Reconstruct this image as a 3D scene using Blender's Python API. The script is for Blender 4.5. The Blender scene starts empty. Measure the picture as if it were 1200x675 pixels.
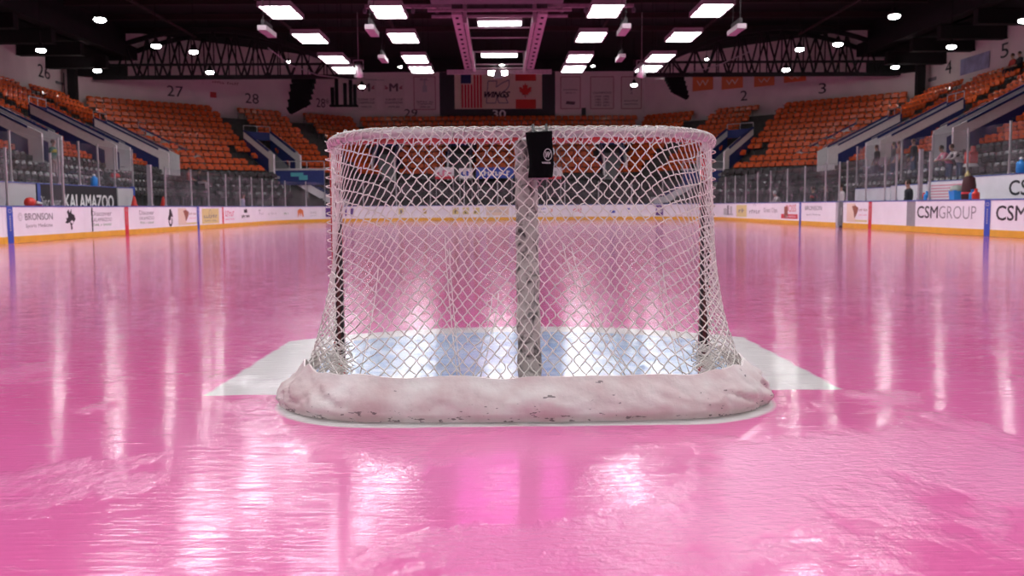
import bpy, bmesh, math, random
from math import sin, cos, pi, sqrt, radians as R
from mathutils import Vector, Matrix, Euler, noise as mnoise
random.seed(7)
scene = bpy.context.scene
col = scene.collection

# ------------------------------------------------------------------ camera, world, exposure
F = 1090.0                       # focal length in pixels of the 1200 px frame
CAM = Vector((-0.118, -4.78, 0.884))
cd = bpy.data.cameras.new('camera'); cam = bpy.data.objects.new('camera', cd); col.objects.link(cam)
cd.sensor_width = 36; cd.lens = 36 * F / 1200
cam.location = CAM
cam.rotation_euler = (R(90 - 5.0), R(0.40), R(-0.84))
cd.clip_end = 400; cd.clip_start = 0.05
cd.dof.use_dof = True; cd.dof.focus_distance = 4.1; cd.dof.aperture_fstop = 4.5
scene.camera = cam
vs = scene.view_settings
scene.display_settings.display_device = 'sRGB'
vs.view_transform = 'Standard'; vs.look = 'None'; vs.gamma = 1; vs.exposure = 0.0; vs.use_curve_mapping = False
LAMP = 23.0                      # radiance of the rink lamps
HIGHBAY = 58.0
w = bpy.data.worlds.new('world'); scene.world = w; w.use_nodes = True
w.node_tree.nodes['Background'].inputs[0].default_value = (1.0, .62, .72, 1)
w.node_tree.nodes['Background'].inputs[1].default_value = 0.02
scene.cycles.use_denoising = True
scene.cycles.max_bounces = 8; scene.cycles.transparent_max_bounces = 24
scene.cycles.sample_clamp_indirect = 6.0
scene.cycles.blur_glossy = 0.3

RM = cam.rotation_euler.to_matrix()
def ray(px, py):
    return (RM @ Vector((px - 600, -(py - 337.5), -F))).normalized()
def on_x(px, py, X):             # pixel -> point on the plane x = X
    r = ray(px, py); t = (X - CAM.x) / r.x; return CAM + r * t
def on_y(px, py, Y):
    r = ray(px, py); t = (Y - CAM.y) / r.y; return CAM + r * t
def proj(p):
    q = RM.transposed() @ (Vector(p) - CAM)
    return 600 + F * q.x / -q.z, 337.5 - F * q.y / -q.z

# ------------------------------------------------------------------ materials
MATS = {}
def nodes_of(m):
    return m.node_tree.nodes, m.node_tree.links
def mat(name, c, rough=.5, metal=0, spec=.5, emit=0, var=0, scale=8, bump=0, bscale=40, coat=0):
    if name in MATS: return MATS[name]
    m = bpy.data.materials.new(name); m.use_nodes = True; MATS[name] = m
    n, l = nodes_of(m); b = n['Principled BSDF']
    b.inputs['Base Color'].default_value = (*c, 1); b.inputs['Roughness'].default_value = rough
    b.inputs['Metallic'].default_value = metal; b.inputs['Specular IOR Level'].default_value = spec
    b.inputs['Coat Weight'].default_value = coat
    if emit:
        b.inputs['Emission Color'].default_value = (*c, 1); b.inputs['Emission Strength'].default_value = emit
    tc = n.new('ShaderNodeTexCoord')
    if var:
        t = n.new('ShaderNodeTexNoise'); t.inputs['Scale'].default_value = scale; t.inputs['Detail'].default_value = 5
        l.new(tc.outputs['Object'], t.inputs['Vector'])
        r = n.new('ShaderNodeValToRGB'); r.color_ramp.elements[0].position = .3; r.color_ramp.elements[1].position = .7
        r.color_ramp.elements[0].color = (*[max(0, x * (1 - var)) for x in c], 1)
        r.color_ramp.elements[1].color = (*[min(1, x * (1 + var)) for x in c], 1)
        l.new(t.outputs['Fac'], r.inputs['Fac']); l.new(r.outputs['Color'], b.inputs['Base Color'])
    if bump:
        t2 = n.new('ShaderNodeTexNoise'); t2.inputs['Scale'].default_value = bscale
        l.new(tc.outputs['Object'], t2.inputs['Vector'])
        bp = n.new('ShaderNodeBump'); bp.inputs['Strength'].default_value = bump; bp.inputs['Distance'].default_value = .01
        l.new(t2.outputs['Fac'], bp.inputs['Height']); l.new(bp.outputs['Normal'], b.inputs['Normal'])
    return m
def emat(name, c, s):
    m = bpy.data.materials.new(name); m.use_nodes = True; n, l = nodes_of(m)
    b = n['Principled BSDF']; b.inputs['Base Color'].default_value = (.8, .8, .8, 1)
    b.inputs['Emission Color'].default_value = (*c, 1); b.inputs['Emission Strength'].default_value = s
    return m

M_board = mat('board_white', (.88, .86, .90), .35, var=.03, scale=2)
M_kick = mat('kick_yellow', (.78, .42, .04), .4, var=.08, scale=3)
M_cap = mat('cap_blue', (.08, .13, .42), .4)
M_blue = mat('marking_blue', (.03, .08, .46), .4)
M_redl = mat('marking_red', (.66, .03, .05), .4)
M_black = mat('print_black', (.015, .015, .02), .5)
M_greyp = mat('print_grey', (.22, .21, .23), .5)
M_lgrey = mat('print_light_grey', (.5, .49, .5), .5)
M_white = mat('paint_white', (.8, .79, .79), .45)
M_yel = mat('print_yellow', (.72, .62, .26), .5)
M_pur = mat('print_purple', (.12, .05, .25), .5)
M_org = mat('print_orange', (.75, .2, .06), .5)
M_cream = mat('print_cream', (.78, .64, .50), .5)
M_brown = mat('print_brown', (.28, .1, .06), .5)
M_green = mat('print_green', (.12, .32, .14), .5)
M_pinkp = mat('print_pink', (.75, .22, .33), .5)
M_teal = mat('print_teal', (.1, .45, .5), .5)
M_alu = mat('aluminium', (.62, .60, .61), .35, metal=.6)
M_dgrey = mat('dark_grey_metal', (.10, .10, .11), .5, var=.1)
M_mgrey = mat('mid_grey_metal', (.30, .30, .31), .45, var=.08)
M_wall = mat('upper_wall_paint', (.78, .68, .67), .7, var=.07, scale=.7)
M_ceil = mat('ceiling_black', (.007, .005, .006), .9, var=.3, scale=1.5)
M_beam = mat('beam_dark', (.010, .007, .008), .9, var=.2)
M_steel = mat('rig_steel', (.30, .25, .27), .5, metal=.2, var=.15, scale=6)
M_conc = mat('terrace_concrete', (.075, .068, .064), .8, var=.2, scale=3)
M_orange = mat('seat_orange', (.72, .115, .028), .24, var=.12, scale=3)
M_seatk = mat('seat_black', (.075, .068, .07), .22, var=.2, scale=3)
M_vwhite = mat('ramp_white', (.86, .83, .83), .5, var=.04)
M_vblue = mat('ramp_blue', (.018, .035, .17), .5, var=.1)
M_lamp = emat('lamp_lens', (.985, .965, 1.0), LAMP)
M_hb = emat('high_bay_lens', (1.0, .98, .97), HIGHBAY)
M_hous = mat('lamp_housing', (.30, .27, .28), .5)
M_red = mat('goal_red', (.50, .018, .022), .3, coat=.3, var=.06)
M_cord = mat('net_cord', (.80, .76, .72), .7, var=.08, scale=60)
M_pipe = mat('white_pipe', (.66, .58, .60), .35, var=.05)
M_rubber = mat('black_rubber', (.015, .013, .014), .5)
M_cloth = mat('black_cloth', (.004, .004, .005), .9, spec=.08, bump=.3, bscale=300)
M_logo = mat('logo_grey', (.55, .55, .56), .5)
M_skin = mat('skin', (.55, .32, .24), .6)
M_hair = mat('hair_brown', (.05, .03, .02), .7)
M_jean = mat('denim', (.06, .09, .16), .8, var=.15, scale=30)
M_dark = mat('dark_clothing', (.02, .02, .025), .8)
M_bluep = mat('blue_plastic', (.03, .28, .75), .35)
M_redp = mat('red_plastic', (.7, .04, .03), .35)

def glass_mat():
    m = bpy.data.materials.new('arena_glass'); m.use_nodes = True; n, l = nodes_of(m); n.clear()
    o = n.new('ShaderNodeOutputMaterial'); t = n.new('ShaderNodeBsdfTransparent'); t.inputs[0].default_value = (.93, .93, .94, 1)
    g = n.new('ShaderNodeBsdfGlossy'); g.inputs['Roughness'].default_value = .08
    d = n.new('ShaderNodeBsdfDiffuse'); d.inputs[0].default_value = (.7, .66, .7, 1)
    tc = n.new('ShaderNodeTexCoord'); t2 = n.new('ShaderNodeTexNoise'); t2.inputs['Scale'].default_value = 1.3; t2.inputs['Detail'].default_value = 6
    l.new(tc.outputs['Object'], t2.inputs['Vector'])
    mr = n.new('ShaderNodeMapRange'); mr.inputs[1].default_value = .4; mr.inputs[2].default_value = .8; mr.inputs[3].default_value = .015; mr.inputs[4].default_value = .09
    l.new(t2.outputs['Fac'], mr.inputs[0])
    lw = n.new('ShaderNodeLayerWeight'); lw.inputs[0].default_value = .5
    pw = n.new('ShaderNodeMath'); pw.operation = 'POWER'; pw.inputs[1].default_value = 5; l.new(lw.outputs['Facing'], pw.inputs[0])
    f = n.new('ShaderNodeMath'); f.operation = 'MULTIPLY_ADD'; f.inputs[1].default_value = .45; f.inputs[2].default_value = .02; l.new(pw.outputs[0], f.inputs[0])
    m1 = n.new('ShaderNodeMixShader'); m2 = n.new('ShaderNodeMixShader')
    l.new(mr.outputs[0], m1.inputs[0]); l.new(t.outputs[0], m1.inputs[1]); l.new(d.outputs[0], m1.inputs[2])
    l.new(f.outputs[0], m2.inputs[0]); l.new(m1.outputs[0], m2.inputs[1]); l.new(g.outputs[0], m2.inputs[2])
    l.new(m2.outputs[0], o.inputs[0]); return m
M_glass = glass_mat()

# ------------------------------------------------------------------ mesh helpers
class MB:
    def __init__(s): s.v = []; s.f = []; s.mi = []; s.mats = []
    def m(s, mt):
        if mt not in s.mats: s.mats.append(mt)
        return s.mats.index(mt)
    def add(s, vs, fs, mt):
        b = len(s.v); s.v += [tuple(x) for x in vs]; k = s.m(mt)
        for f in fs: s.f.append(tuple(b + i for i in f)); s.mi.append(k)
    def box(s, c, d, mt, rot=None):
        x, y, z = d[0] / 2, d[1] / 2, d[2] / 2
        vs = [Vector((a * x, b * y, e * z)) for a in (-1, 1) for b in (-1, 1) for e in (-1, 1)]
        if rot is not None: vs = [rot @ v for v in vs]
        c = Vector(c)
        s.add([v + c for v in vs], [(0, 1, 3, 2), (4, 6, 7, 5), (0, 4, 5, 1), (2, 3, 7, 6), (0, 2, 6, 4), (1, 5, 7, 3)], mt)
    def beam(s, a, b, wd, h, mt, up=Vector((0, 0, 1))):
        a = Vector(a); b = Vector(b); t = (b - a)
        L = t.length; t = t / L; sd = t.cross(up)
        if sd.length < 1e-4: sd = t.cross(Vector((0, 1, 0)))
        sd.normalize(); u = sd.cross(t)
        rot = Matrix((sd, t, u)).transposed()
        s.box((a + b) / 2, (wd, L, h), mt, rot)
    def tube(s, pts, r, mt, n=6, closed=False, caps=True):
        pts = [Vector(p) for p in pts]; N = len(pts)
        rr = r if isinstance(r, (list, tuple)) else [r] * N
        vs = []; fs = []; nrm = None
        for i, p in enumerate(pts):
            if closed: t = pts[(i + 1) % N] - pts[i - 1]
            else: t = pts[min(i + 1, N - 1)] - pts[max(i - 1, 0)]
            if t.length < 1e-9: t = Vector((0, 0, 1))
            t.normalize()
            if nrm is None:
                a = Vector((0, 0, 1)) if abs(t.z) < .9 else Vector((1, 0, 0))
                nrm = (a - t * a.dot(t)).normalized()
            else:
                nrm = nrm - t * nrm.dot(t)
                if nrm.length < 1e-6: nrm = t.orthogonal()
                nrm.normalize()
            bn = t.cross(nrm)
            for k in range(n):
                a = 2 * pi * k / n
                vs.append(p + nrm * (cos(a) * rr[i]) + bn * (sin(a) * rr[i]))
        for i in range(N if closed else N - 1):
            j = (i + 1) % N
            for k in range(n):
                fs.append((i * n + k, i * n + (k + 1) % n, j * n + (k + 1) % n, j * n + k))
        if caps and not closed:
            fs.append(tuple(reversed(range(n)))); fs.append(tuple((N - 1) * n + k for k in range(n)))
        s.add(vs, fs, mt)
    def lathe(s, prof, c, mt, n=14, rot=None):
        vs = []; fs = []; c = Vector(c)
        for (r, z) in prof:
            for k in range(n):
                a = 2 * pi * k / n; v = Vector((r * cos(a), r * sin(a), z))
                if rot is not None: v = rot @ v
                vs.append(v + c)
        for i in range(len(prof) - 1):
            for k in range(n):
                fs.append((i * n + k, i * n + (k + 1) % n, (i + 1) * n + (k + 1) % n, (i + 1) * n + k))
        fs.append(tuple(reversed(range(n)))); fs.append(tuple((len(prof) - 1) * n + k for k in range(n)))
        s.add(vs, fs, mt)
    def prism(s, poly, vec, mt):
        n = len(poly); vec = Vector(vec); a = [Vector(p) for p in poly]
        s.add(a + [p + vec for p in a], [tuple(range(n - 1, -1, -1)), tuple(range(n, 2 * n))] +
              [(i, (i + 1) % n, n + (i + 1) % n, n + i) for i in range(n)], mt)
    def grid(s, P, nu, nv, mt, closed_u=False):
        vs = [P(i, j) for i in range(nu + 1) for j in range(nv + 1)]
        s.add(vs, [(i * (nv + 1) + j, (i + 1) * (nv + 1) + j, (i + 1) * (nv + 1) + j + 1, i * (nv + 1) + j + 1) for i in range(nu) for j in range(nv)], mt)
    def mesh(s, name, smooth=False):
        me = bpy.data.meshes.new(name); me.from_pydata(s.v, [], s.f)
        for m_ in s.mats: me.materials.append(m_)
        me.polygons.foreach_set('material_index', s.mi)
        if smooth: me.polygons.foreach_set('use_smooth', [True] * len(s.f))
        me.update()
        bm = bmesh.new(); bm.from_mesh(me); bmesh.ops.recalc_face_normals(bm, faces=bm.faces); bm.to_mesh(me); bm.free()
        return me
    def build(s, name, parent=None, smooth=False, loc=None):
        o = bpy.data.objects.new(name, s.mesh(name, smooth)); col.objects.link(o)
        if parent is not None: o.parent = parent
        if loc is not None: o.location = loc
        return o
def tag(o, label=None, cat=None, group=None, kind=None):
    if label: o['label'] = label
    if cat: o['category'] = cat
    if group: o['group'] = group
    if kind: o['kind'] = kind
    return o
def empty(name, loc=(0, 0, 0), rz=0, label=None, cat=None, group=None):
    o = bpy.data.objects.new(name, None); col.objects.link(o); o.location = loc; o.rotation_euler = (0, 0, rz)
    o.empty_display_size = .1
    return tag(o, label, cat, group)
def kids(o): return [c for c in col.objects if c.parent == o]
def copy_tree(o, parent=None, ch=None):
    c = o.copy(); col.objects.link(c)
    if parent is not None: c.parent = parent
    for k in (ch if ch is not None else kids(o)): copy_tree(k, c)
    return c
# lettering too blurred to read in the photograph is built as rows of short strokes
UNREAD = {'FOX', 'WK', 'AD', 'CREDIT 1', 'KALSEE', 'CREDIT UNION', 'Food Tech', 'FRESH DAILY', 'TAXI BEER', 'SOUTHWEST', 'ProMed', 'gazette', 'HOMES', 'RESTAURANT',
          'Family Health', 'the lake inn', 'K  K  K', 'KC', 'CONFERENCE', 'COLONIAL CUP', 'HALL', 'RETIRED', 'NUMBERS', 'Wings Event', 'PARKS & SPORTS', 'Bank', 'Solutions', 'Group', 'ZEIGT'}
def fit_text(txt, W, H, depth=.004, narrow=False, slant=0, bold=0.0):
    """flat lettering mesh data: verts in local x/z plane centred on 0, fitted to W x H"""
    if txt in UNREAD:
        rg = random.Random(len(txt) * 7 + ord(txt[0])); n = len(txt); V_ = []; F_ = []; cw = W / n
        for i, ch in enumerate(txt):
            if ch == ' ': continue
            x0 = -W / 2 + i * cw; hh = H * (rg.uniform(.62, 1.0)); b = len(V_)
            V_ += [(x0 + cw * .1, -H / 2), (x0 + cw * .42, -H / 2), (x0 + cw * .42, -H / 2 + hh), (x0 + cw * .1, -H / 2 + hh)]
            F_.append((b, b + 1, b + 2, b + 3)); b = len(V_); y_ = rg.choice((-H / 2, -H * .1, hh - H / 2 - H * .2))
            V_ += [(x0 + cw * .42, y_), (x0 + cw * .85, y_), (x0 + cw * .85, y_ + H * .2), (x0 + cw * .42, y_ + H * .2)]; F_.append((b, b + 1, b + 2, b + 3))
        return V_, F_
    cu = bpy.data.curves.new('txt', 'FONT'); cu.body = txt; cu.size = 1; cu.extrude = 0; cu.resolution_u = 3
    cu.offset = min(0, bold); cu.shear = slant; cu.align_x = 'CENTER'; cu.space_line = .85
    o = bpy.data.objects.new('txt', cu); col.objects.link(o)
    dg = bpy.context.evaluated_depsgraph_get(); dg.update()
    me = bpy.data.meshes.new_from_object(o.evaluated_get(dg))
    bpy.data.objects.remove(o); bpy.data.curves.remove(cu)
    xs = [v.co.x for v in me.vertices]; ys = [v.co.y for v in me.vertices]
    x0, x1, y0, y1 = min(xs), max(xs), min(ys), max(ys)
    vs = [((v.co.x - (x0 + x1) / 2) * W / (x1 - x0), (v.co.y - (y0 + y1) / 2) * H / (y1 - y0)) for v in me.vertices]
    fs = [tuple(p.vertices) for p in me.polygons]
    bpy.data.meshes.remove(me)
    return vs, fs
def put_text(mb, txt, c, ax, up, W, H, mt, **k):
    vs, fs = fit_text(txt, W, H, **k); c = Vector(c); ax = Vector(ax); up = Vector(up)
    b = max(0, k.get('bold', 0)) * H * 2.2
    nn_ = ax.cross(up)
    for q, (dx, dy) in enumerate(((0, 0),) if b == 0 else ((-b, 0), (b, 0), (0, b * .6), (0, -b * .6))):
        mb.add([c + ax * (x + dx) + up * (y + dy) + nn_ * (.0012 * q) for x, y in vs], fs, mt)
def put_poly(mb, pts, c, ax, up, W, H, mt):
    """pts in a unit square (0..1, y up)"""
    c = Vector(c); ax = Vector(ax); up = Vector(up)
    mb.add([c + ax * ((x - .5) * W) + up * ((y - .5) * H) for x, y in pts], [tuple(range(len(pts)))], mt)
def put_ring(mb, c, ax, up, rx, ry, w_, mt, a0=0, a1=2 * pi, n=20):
    c = Vector(c); ax = Vector(ax); up = Vector(up); vs = []
    for i in range(n + 1):
        a = a0 + (a1 - a0) * i / n
        vs += [c + ax * (cos(a) * rx) + up * (sin(a) * ry), c + ax * (cos(a) * (rx - w_)) + up * (sin(a) * (ry - w_))]
    mb.add(vs, [(2 * i, 2 * i + 1, 2 * i + 3, 2 * i + 2) for i in range(n)], mt)

# ------------------------------------------------------------------ ICE
HW, YC, HL, RC = 12.95, 27.1, 30.5, 8.53
def ice_material():
    m = bpy.data.materials.new('pink_ice'); m.use_nodes = True; n, l = nodes_of(m); b = n['Principled BSDF']
    tc = n.new('ShaderNodeTexCoord'); sp = n.new('ShaderNodeSeparateXYZ'); l.new(tc.outputs['Object'], sp.inputs[0])
    X, Y = sp.outputs[0], sp.outputs[1]
    def M(op, a, bb=None, cc=None, clamp=False):
        k = n.new('ShaderNodeMath'); k.operation = op; k.use_clamp = clamp
        for i, v in enumerate((a, bb, cc)):
            if v is None: continue
            if isinstance(v, (int, float)): k.inputs[i].default_value = v
            else: l.new(v, k.inputs[i])
        return k.outputs[0]
    def noise(scale, detail=4, sx=1, sy=1, rot=0, dist=0):
        mp = n.new('ShaderNodeMapping'); mp.inputs['Scale'].default_value = (sx, sy, 1); mp.inputs['Rotation'].default_value = (0, 0, rot)
        l.new(tc.outputs['Object'], mp.inputs[0]); t = n.new('ShaderNodeTexNoise')
        t.inputs['Scale'].default_value = scale; t.inputs['Detail'].default_value = detail; t.inputs['Distortion'].default_value = dist
        l.new(mp.outputs[0], t.inputs['Vector']); return t.outputs['Fac']
    def edge(v, w_=.012):   # v<0 inside -> 1
        k = n.new('ShaderNodeMapRange'); k.inputs[1].default_value = -w_; k.inputs[2].default_value = w_; k.inputs[3].default_value = 1; k.inputs[4].default_value = 0
        l.new(v, k.inputs[0]); return k.outputs[0]
    wob = M('MULTIPLY', M('SUBTRACT', noise(6), .5), .06)
    ax = M('ABSOLUTE', X); r = M('SQRT', M('ADD', M('MULTIPLY', X, X), M('MULTIPLY', Y, Y)))
    def shape(hw, y0, rad):
        a = edge(M('ADD', M('SUBTRACT', ax, hw), wob)); c_ = edge(M('ADD', M('SUBTRACT', y0, Y), wob)); d = edge(M('ADD', M('SUBTRACT', r, rad), wob))
        return M('MULTIPLY', M('MULTIPLY', a, c_), d)
    white = shape(1.52, -.40, 2.05)
    # rounded pad of bare ice under the goal base
    qx = M('MAXIMUM', M('SUBTRACT', ax, .62), 0); qy = M('MAXIMUM', M('SUBTRACT', M('ABSOLUTE', M('ADD', Y, .3)), .29), 0)
    rr = M('SQRT', M('ADD', M('MULTIPLY', qx, qx), M('MULTIPLY', qy, qy)))
    under = edge(M('ADD', M('SUBTRACT', rr, .50), M('MULTIPLY', wob, .4)))
    white = M('MAXIMUM', white, under)
    blue = shape(1.22, .03, 1.76)
    gl = M('MULTIPLY', edge(M('SUBTRACT', M('ABSOLUTE', Y), .03)), .25)
    # faint markings seen through the pink paint
    pale = M('MULTIPLY', edge(M('SUBTRACT', M('ABSOLUTE', M('SUBTRACT', Y, 19.6)), .16), .03), .35)
    pinkA = n.new('ShaderNodeValToRGB'); e = pinkA.color_ramp.elements
    e[0].position = .25; e[0].color = (.78, .12, .36, 1); e[1].position = .80; e[1].color = (.82, .21, .48, 1)
    l.new(noise(.7, 5, 1, .6, .4, .6), pinkA.inputs[0])
    fine = noise(5, 8, 1, 1, 0, 1.2)
    def mix(f, a, c_):
        k = n.new('ShaderNodeMix'); k.data_type = 'RGBA'
        if isinstance(f, (int, float)): k.inputs[0].default_value = f
        else: l.new(f, k.inputs[0])
        for i, v in ((6, a), (7, c_)):
            if isinstance(v, tuple): k.inputs[i].default_value = v
            else: l.new(v, k.inputs[i])
        return k.outputs[2]
    # frosted (skated) patches: paler and rougher
    fr = n.new('ShaderNodeMapRange'); fr.inputs[1].default_value = .50; fr.inputs[2].default_value = .58
    l.new(M('ADD', noise(.8, 3, 1, 1, .9, .8), M('MULTIPLY', M('SUBTRACT', noise(9, 6, 1, .5), .5), .30)), fr.inputs[0])
    near = n.new('ShaderNodeMapRange'); near.inputs[1].default_value = 1.5; near.inputs[2].default_value = -1.2; near.inputs[3].default_value = .12; l.new(Y, near.inputs[0])
    frost = M('MULTIPLY', fr.outputs[0], near.outputs[0])
    c1 = mix(M('MULTIPLY', frost, .22), pinkA.outputs[0], (.84, .36, .58, 1))
    c1 = mix(pale, c1, (.85, .7, .78, 1))
    c2 = mix(white, c1, (.80, .77, .76, 1))
    c3 = mix(M('MULTIPLY', gl, white), c2, (.62, .5, .56, 1))
    bl = n.new('ShaderNodeValToRGB'); bl.color_ramp.elements[0].position = .35; bl.color_ramp.elements[0].color = (.33, .50, .78, 1)
    bl.color_ramp.elements[1].position = .7; bl.color_ramp.elements[1].color = (.62, .74, .88, 1); l.new(noise(7, 3), bl.inputs[0])
    c4 = mix(blue, c3, bl.outputs[0])
    l.new(c4, b.inputs['Base Color'])
    ro = n.new('ShaderNodeMapRange'); ro.inputs[3].default_value = .15; ro.inputs[4].default_value = .24
    l.new(frost, ro.inputs[0]); l.new(ro.outputs[0], b.inputs['Roughness'])
    b.inputs['IOR'].default_value = 1.22
    b.inputs['Coat Weight'].default_value = .8; b.inputs['Coat IOR'].default_value = 1.14; b.inputs['Coat Roughness'].default_value = .035
    # scratches: thin stretched ridges in a few directions
    h = None
    for (rot, sx, sy, s, k_) in ((.3, 1, 14, 4.5, .5), (-.9, 1, 16, 4, .4), (1.3, 1, 12, 5, .3)):
        t = M('POWER', noise(s, 2, sx, sy, rot, .3), 6); t = M('MULTIPLY', t, k_)
        h = t if h is None else M('ADD', h, t)
    rip = M('MULTIPLY', M('ADD', noise(38, 4, .5, 1.0, .3, .8), M('MULTIPLY', noise(110, 2, .4, 1, -.4), .25)), M('ADD', M('MULTIPLY', frost, 1.1), .10))
    swell = M('MULTIPLY', noise(2.2, 2, .7, 1), .5)
    hh = M('ADD', M('ADD', M('MULTIPLY', h, 1.5), M('MULTIPLY', rip, .75)), swell)
    bp = n.new('ShaderNodeBump'); bp.inputs['Strength'].default_value = 1.0; bp.inputs['Distance'].default_value = .0045
    l.new(hh, bp.inputs['Height']); l.new(bp.outputs[0], b.inputs['Normal'])
    l.new(bp.outputs[0], b.inputs['Coat Normal'])
    return m
mb = MB(); pts = []
for cx, cy, a0 in ((HW - RC, YC + HL - RC, 0), (-HW + RC, YC + HL - RC, 90)):
    for k in range(13):
        a = R(a0 + 90 * k / 12); pts.append((cx + (RC + .05) * cos(a), cy + (RC + .05) * sin(a), 0))
pts += [(-HW - .05, -3.4, 0), (HW + .05, -3.4, 0)]
mb.prism(pts, (0, 0, -.15), ice_material())
ice = tag(mb.build('floor'), 'glossy pink rink ice with white and blue goal crease', 'ice rink', kind='structure')

# ------------------------------------------------------------------ BOARDS
Y0B = 6.0
L1 = YC + HL - RC - Y0B; LA = RC * pi / 2; LE = 2 * (HW - RC)
LT = 2 * L1 + 2 * LA + LE
def bpt(s):
    """point on the board face, tangent, inward normal (s runs left side -> far end -> right side)"""
    if s < L1: return Vector((-HW, Y0B + s, 0)), Vector((0, 1, 0)), Vector((1, 0, 0))
    s -= L1
    if s < LA:
        a = pi - s / RC; return Vector((-HW + RC + RC * cos(a), YC + HL - RC + RC * sin(a), 0)), Vector((sin(a), -cos(a), 0)), Vector((-cos(a), -sin(a), 0))
    s -= LA
    if s < LE: return Vector((-HW + RC + s, YC + HL, 0)), Vector((1, 0, 0)), Vector((0, -1, 0))
    s -= LE
    if s < LA:
        a = pi / 2 - s / RC; return Vector((HW - RC + RC * cos(a), YC + HL - RC + RC * sin(a), 0)), Vector((sin(a), -cos(a), 0)), Vector((-cos(a), -sin(a), 0))
    s -= LA
    return Vector((HW, YC + HL - RC - s, 0)), Vector((0, -1, 0)), Vector((-1, 0, 0))
def s_at(px):
    lo, hi = 0, LT
    for _ in range(50):
        mid = (lo + hi) / 2; p = bpt(mid)[0]; p.z = .6
        if proj(p)[0] < px: lo = mid
        else: hi = mid
    return (lo + hi) / 2
BH = 1.0
def steps(s0, s1):
    straight = (s1 <= L1) or (s0 >= LT - L1) or (s0 >= L1 + LA and s1 <= L1 + LA + LE)
    n = 1 if straight else max(2, int((s1 - s0) / .5) + 1)
    return [s0 + (s1 - s0) * i / n for i in range(n + 1)]
def strip(s0, s1, prof, mt, name, parent=None):
    """closed profile [(depth outward from face, z)] swept along the boards"""
    mb = MB(); S = steps(s0, s1); n = len(prof); vs = []
    for s in S:
        p, t, nn = bpt(s)
        for (d, z) in prof: vs.append(p - nn * d + Vector((0, 0, z)))
    fs = [(i * n + k, i * n + (k + 1) % n, (i + 1) * n + (k + 1) % n, (i + 1) * n + k) for i in range(len(S) - 1) for k in range(n)]
    fs += [tuple(range(n)), tuple((len(S) - 1) * n + k for k in range(n))]
    mb.add(vs, fs, mt); return mb.build(name, parent)
def board(s0, s1, label, mt=M_board, group=None):
    g = .004
    o = strip(s0 + g, s1 - g, [(0, .185), (0, .965), (.13, .965), (.13, .0), (.012, .0), (.012, .185)], mt, 'dasher_board')
    tag(o, label, 'rink board', group)
    strip(s0 + g, s1 - g, [(-.012, .003), (-.012, .185), (.011, .185), (.011, .003)], M_kick, 'kick_plate', o)
    strip(s0 + g, s1 - g, [(-.015, .966), (-.015, BH), (.145, BH), (.145, .966)], M_cap, 'cap_rail', o)
    return o
class Ad:
    """flat graphics on the board face between two picture columns"""
    def __init__(s, parent, px0, px1, name='advert_print'):
        s.mb = MB(); s.parent = parent; s.name = name
        a, b = s_at(px0), s_at(px1); s.s0, s.s1 = a, b
        p, t, n = bpt((a + b) / 2); s.c = p + n * .003; s.t = t; s.n = n; s.W = abs(b - a)
        if s.n.y < -.05 and abs(s.n.x) > .05: s.c += n * (s.W ** 2 / (8 * RC)) * 0 + n * .004
    def text(s, txt, u, z, W, H, mt, off=0, **k):
        put_text(s.mb, txt, s.c + s.t * (u * s.W) + s.n * off + Vector((0, 0, z)), s.t, (0, 0, 1), W * s.W, H, mt, **k)
    def poly(s, pts, u, z, W, H, mt, off=0):
        put_poly(s.mb, pts, s.c + s.t * (u * s.W) + s.n * off + Vector((0, 0, z)), s.t, (0, 0, 1), W * s.W, H, mt)
    def ring(s, u, z, r, w_, mt, a0=0, a1=2 * pi, off=0):
        put_ring(s.mb, s.c + s.t * (u * s.W) + s.n * off + Vector((0, 0, z)), s.t, (0, 0, 1), r, r, w_, mt, a0, a1)
    def done(s): return s.mb.build(s.name, s.parent)
SQ = [(0, 0), (1, 0), (1, 1), (0, 1)]
seams = [3, 98.5, 140, 184, 206, 234.5, 258, 279, 297, 313, 326, 346, 377.5, 396, 420, 450, 480, 503, 526, 567, 600, 628, 655, 697, 725, 753, 793,
         824, 841, 861, 876, 893, 913, 941, 979.5]
S = [0] + [s_at(x) for x in seams]
desc = {1: 'grey serif lettering and a black leaping knight figure', 2: 'the nearer stacked Discover lettering beside a dark seam',
        3: 'the farther stacked Discover lettering past the red line', 4: 'a black hook shaped emblem', 5: 'a brown feathered portrait on cream',
        6: 'a pale yellow framed advert', 7: 'pink lettering beside a thin red stripe', 8: 'a black stacked badge over bold lettering', 9: 'a small dark T mark',
        10: 'small pale grey words', 11: 'green lettering with a round mark', 12: 'an orange flame mark and grey lettering', 13: 'a purple square just outside the net edge'}
boards = []
far_names = ['two purple bars just inside the left net corner', 'two faint grey seals behind left net corner', 'one small yellow and grey crest', 'one small brown ringed yellow crest', 'no print, left of the three logos',
             'three yellow and black logos in a row', 'a wide cream advert left of the centre pad', 'no print, behind the centre pad', 'a blue word and orange ring',
             'red lower case lettering, right of the pad', 'one small dark blue dash', 'one short blue bar beside the purple block', 'dark purple block and white emblem', 'grey text at the right net corner',
             'blue lettering just right of the net', 'a grey townhouse drawing', 'a yellow square advert at far right corner', 'thin grey roof mark over capitals', 'thin dark two word lettering right of the roof mark',
             'a red emblem over a red bar', 'grey serif lettering left of the open gate']
for i in range(len(S) - 1):
    if i == 0: lb = 'plain white near stretch of boards on the left side'
    elif i in desc: lb = 'white rink board with ' + desc[i]
    else:
        j = i - 14; lb = 'white rink board with ' + far_names[j] if j < len(far_names) else 'white rink board'
    boards.append(board(S[i], S[i + 1], ' '.join(lb.split()[:16])))
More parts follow.
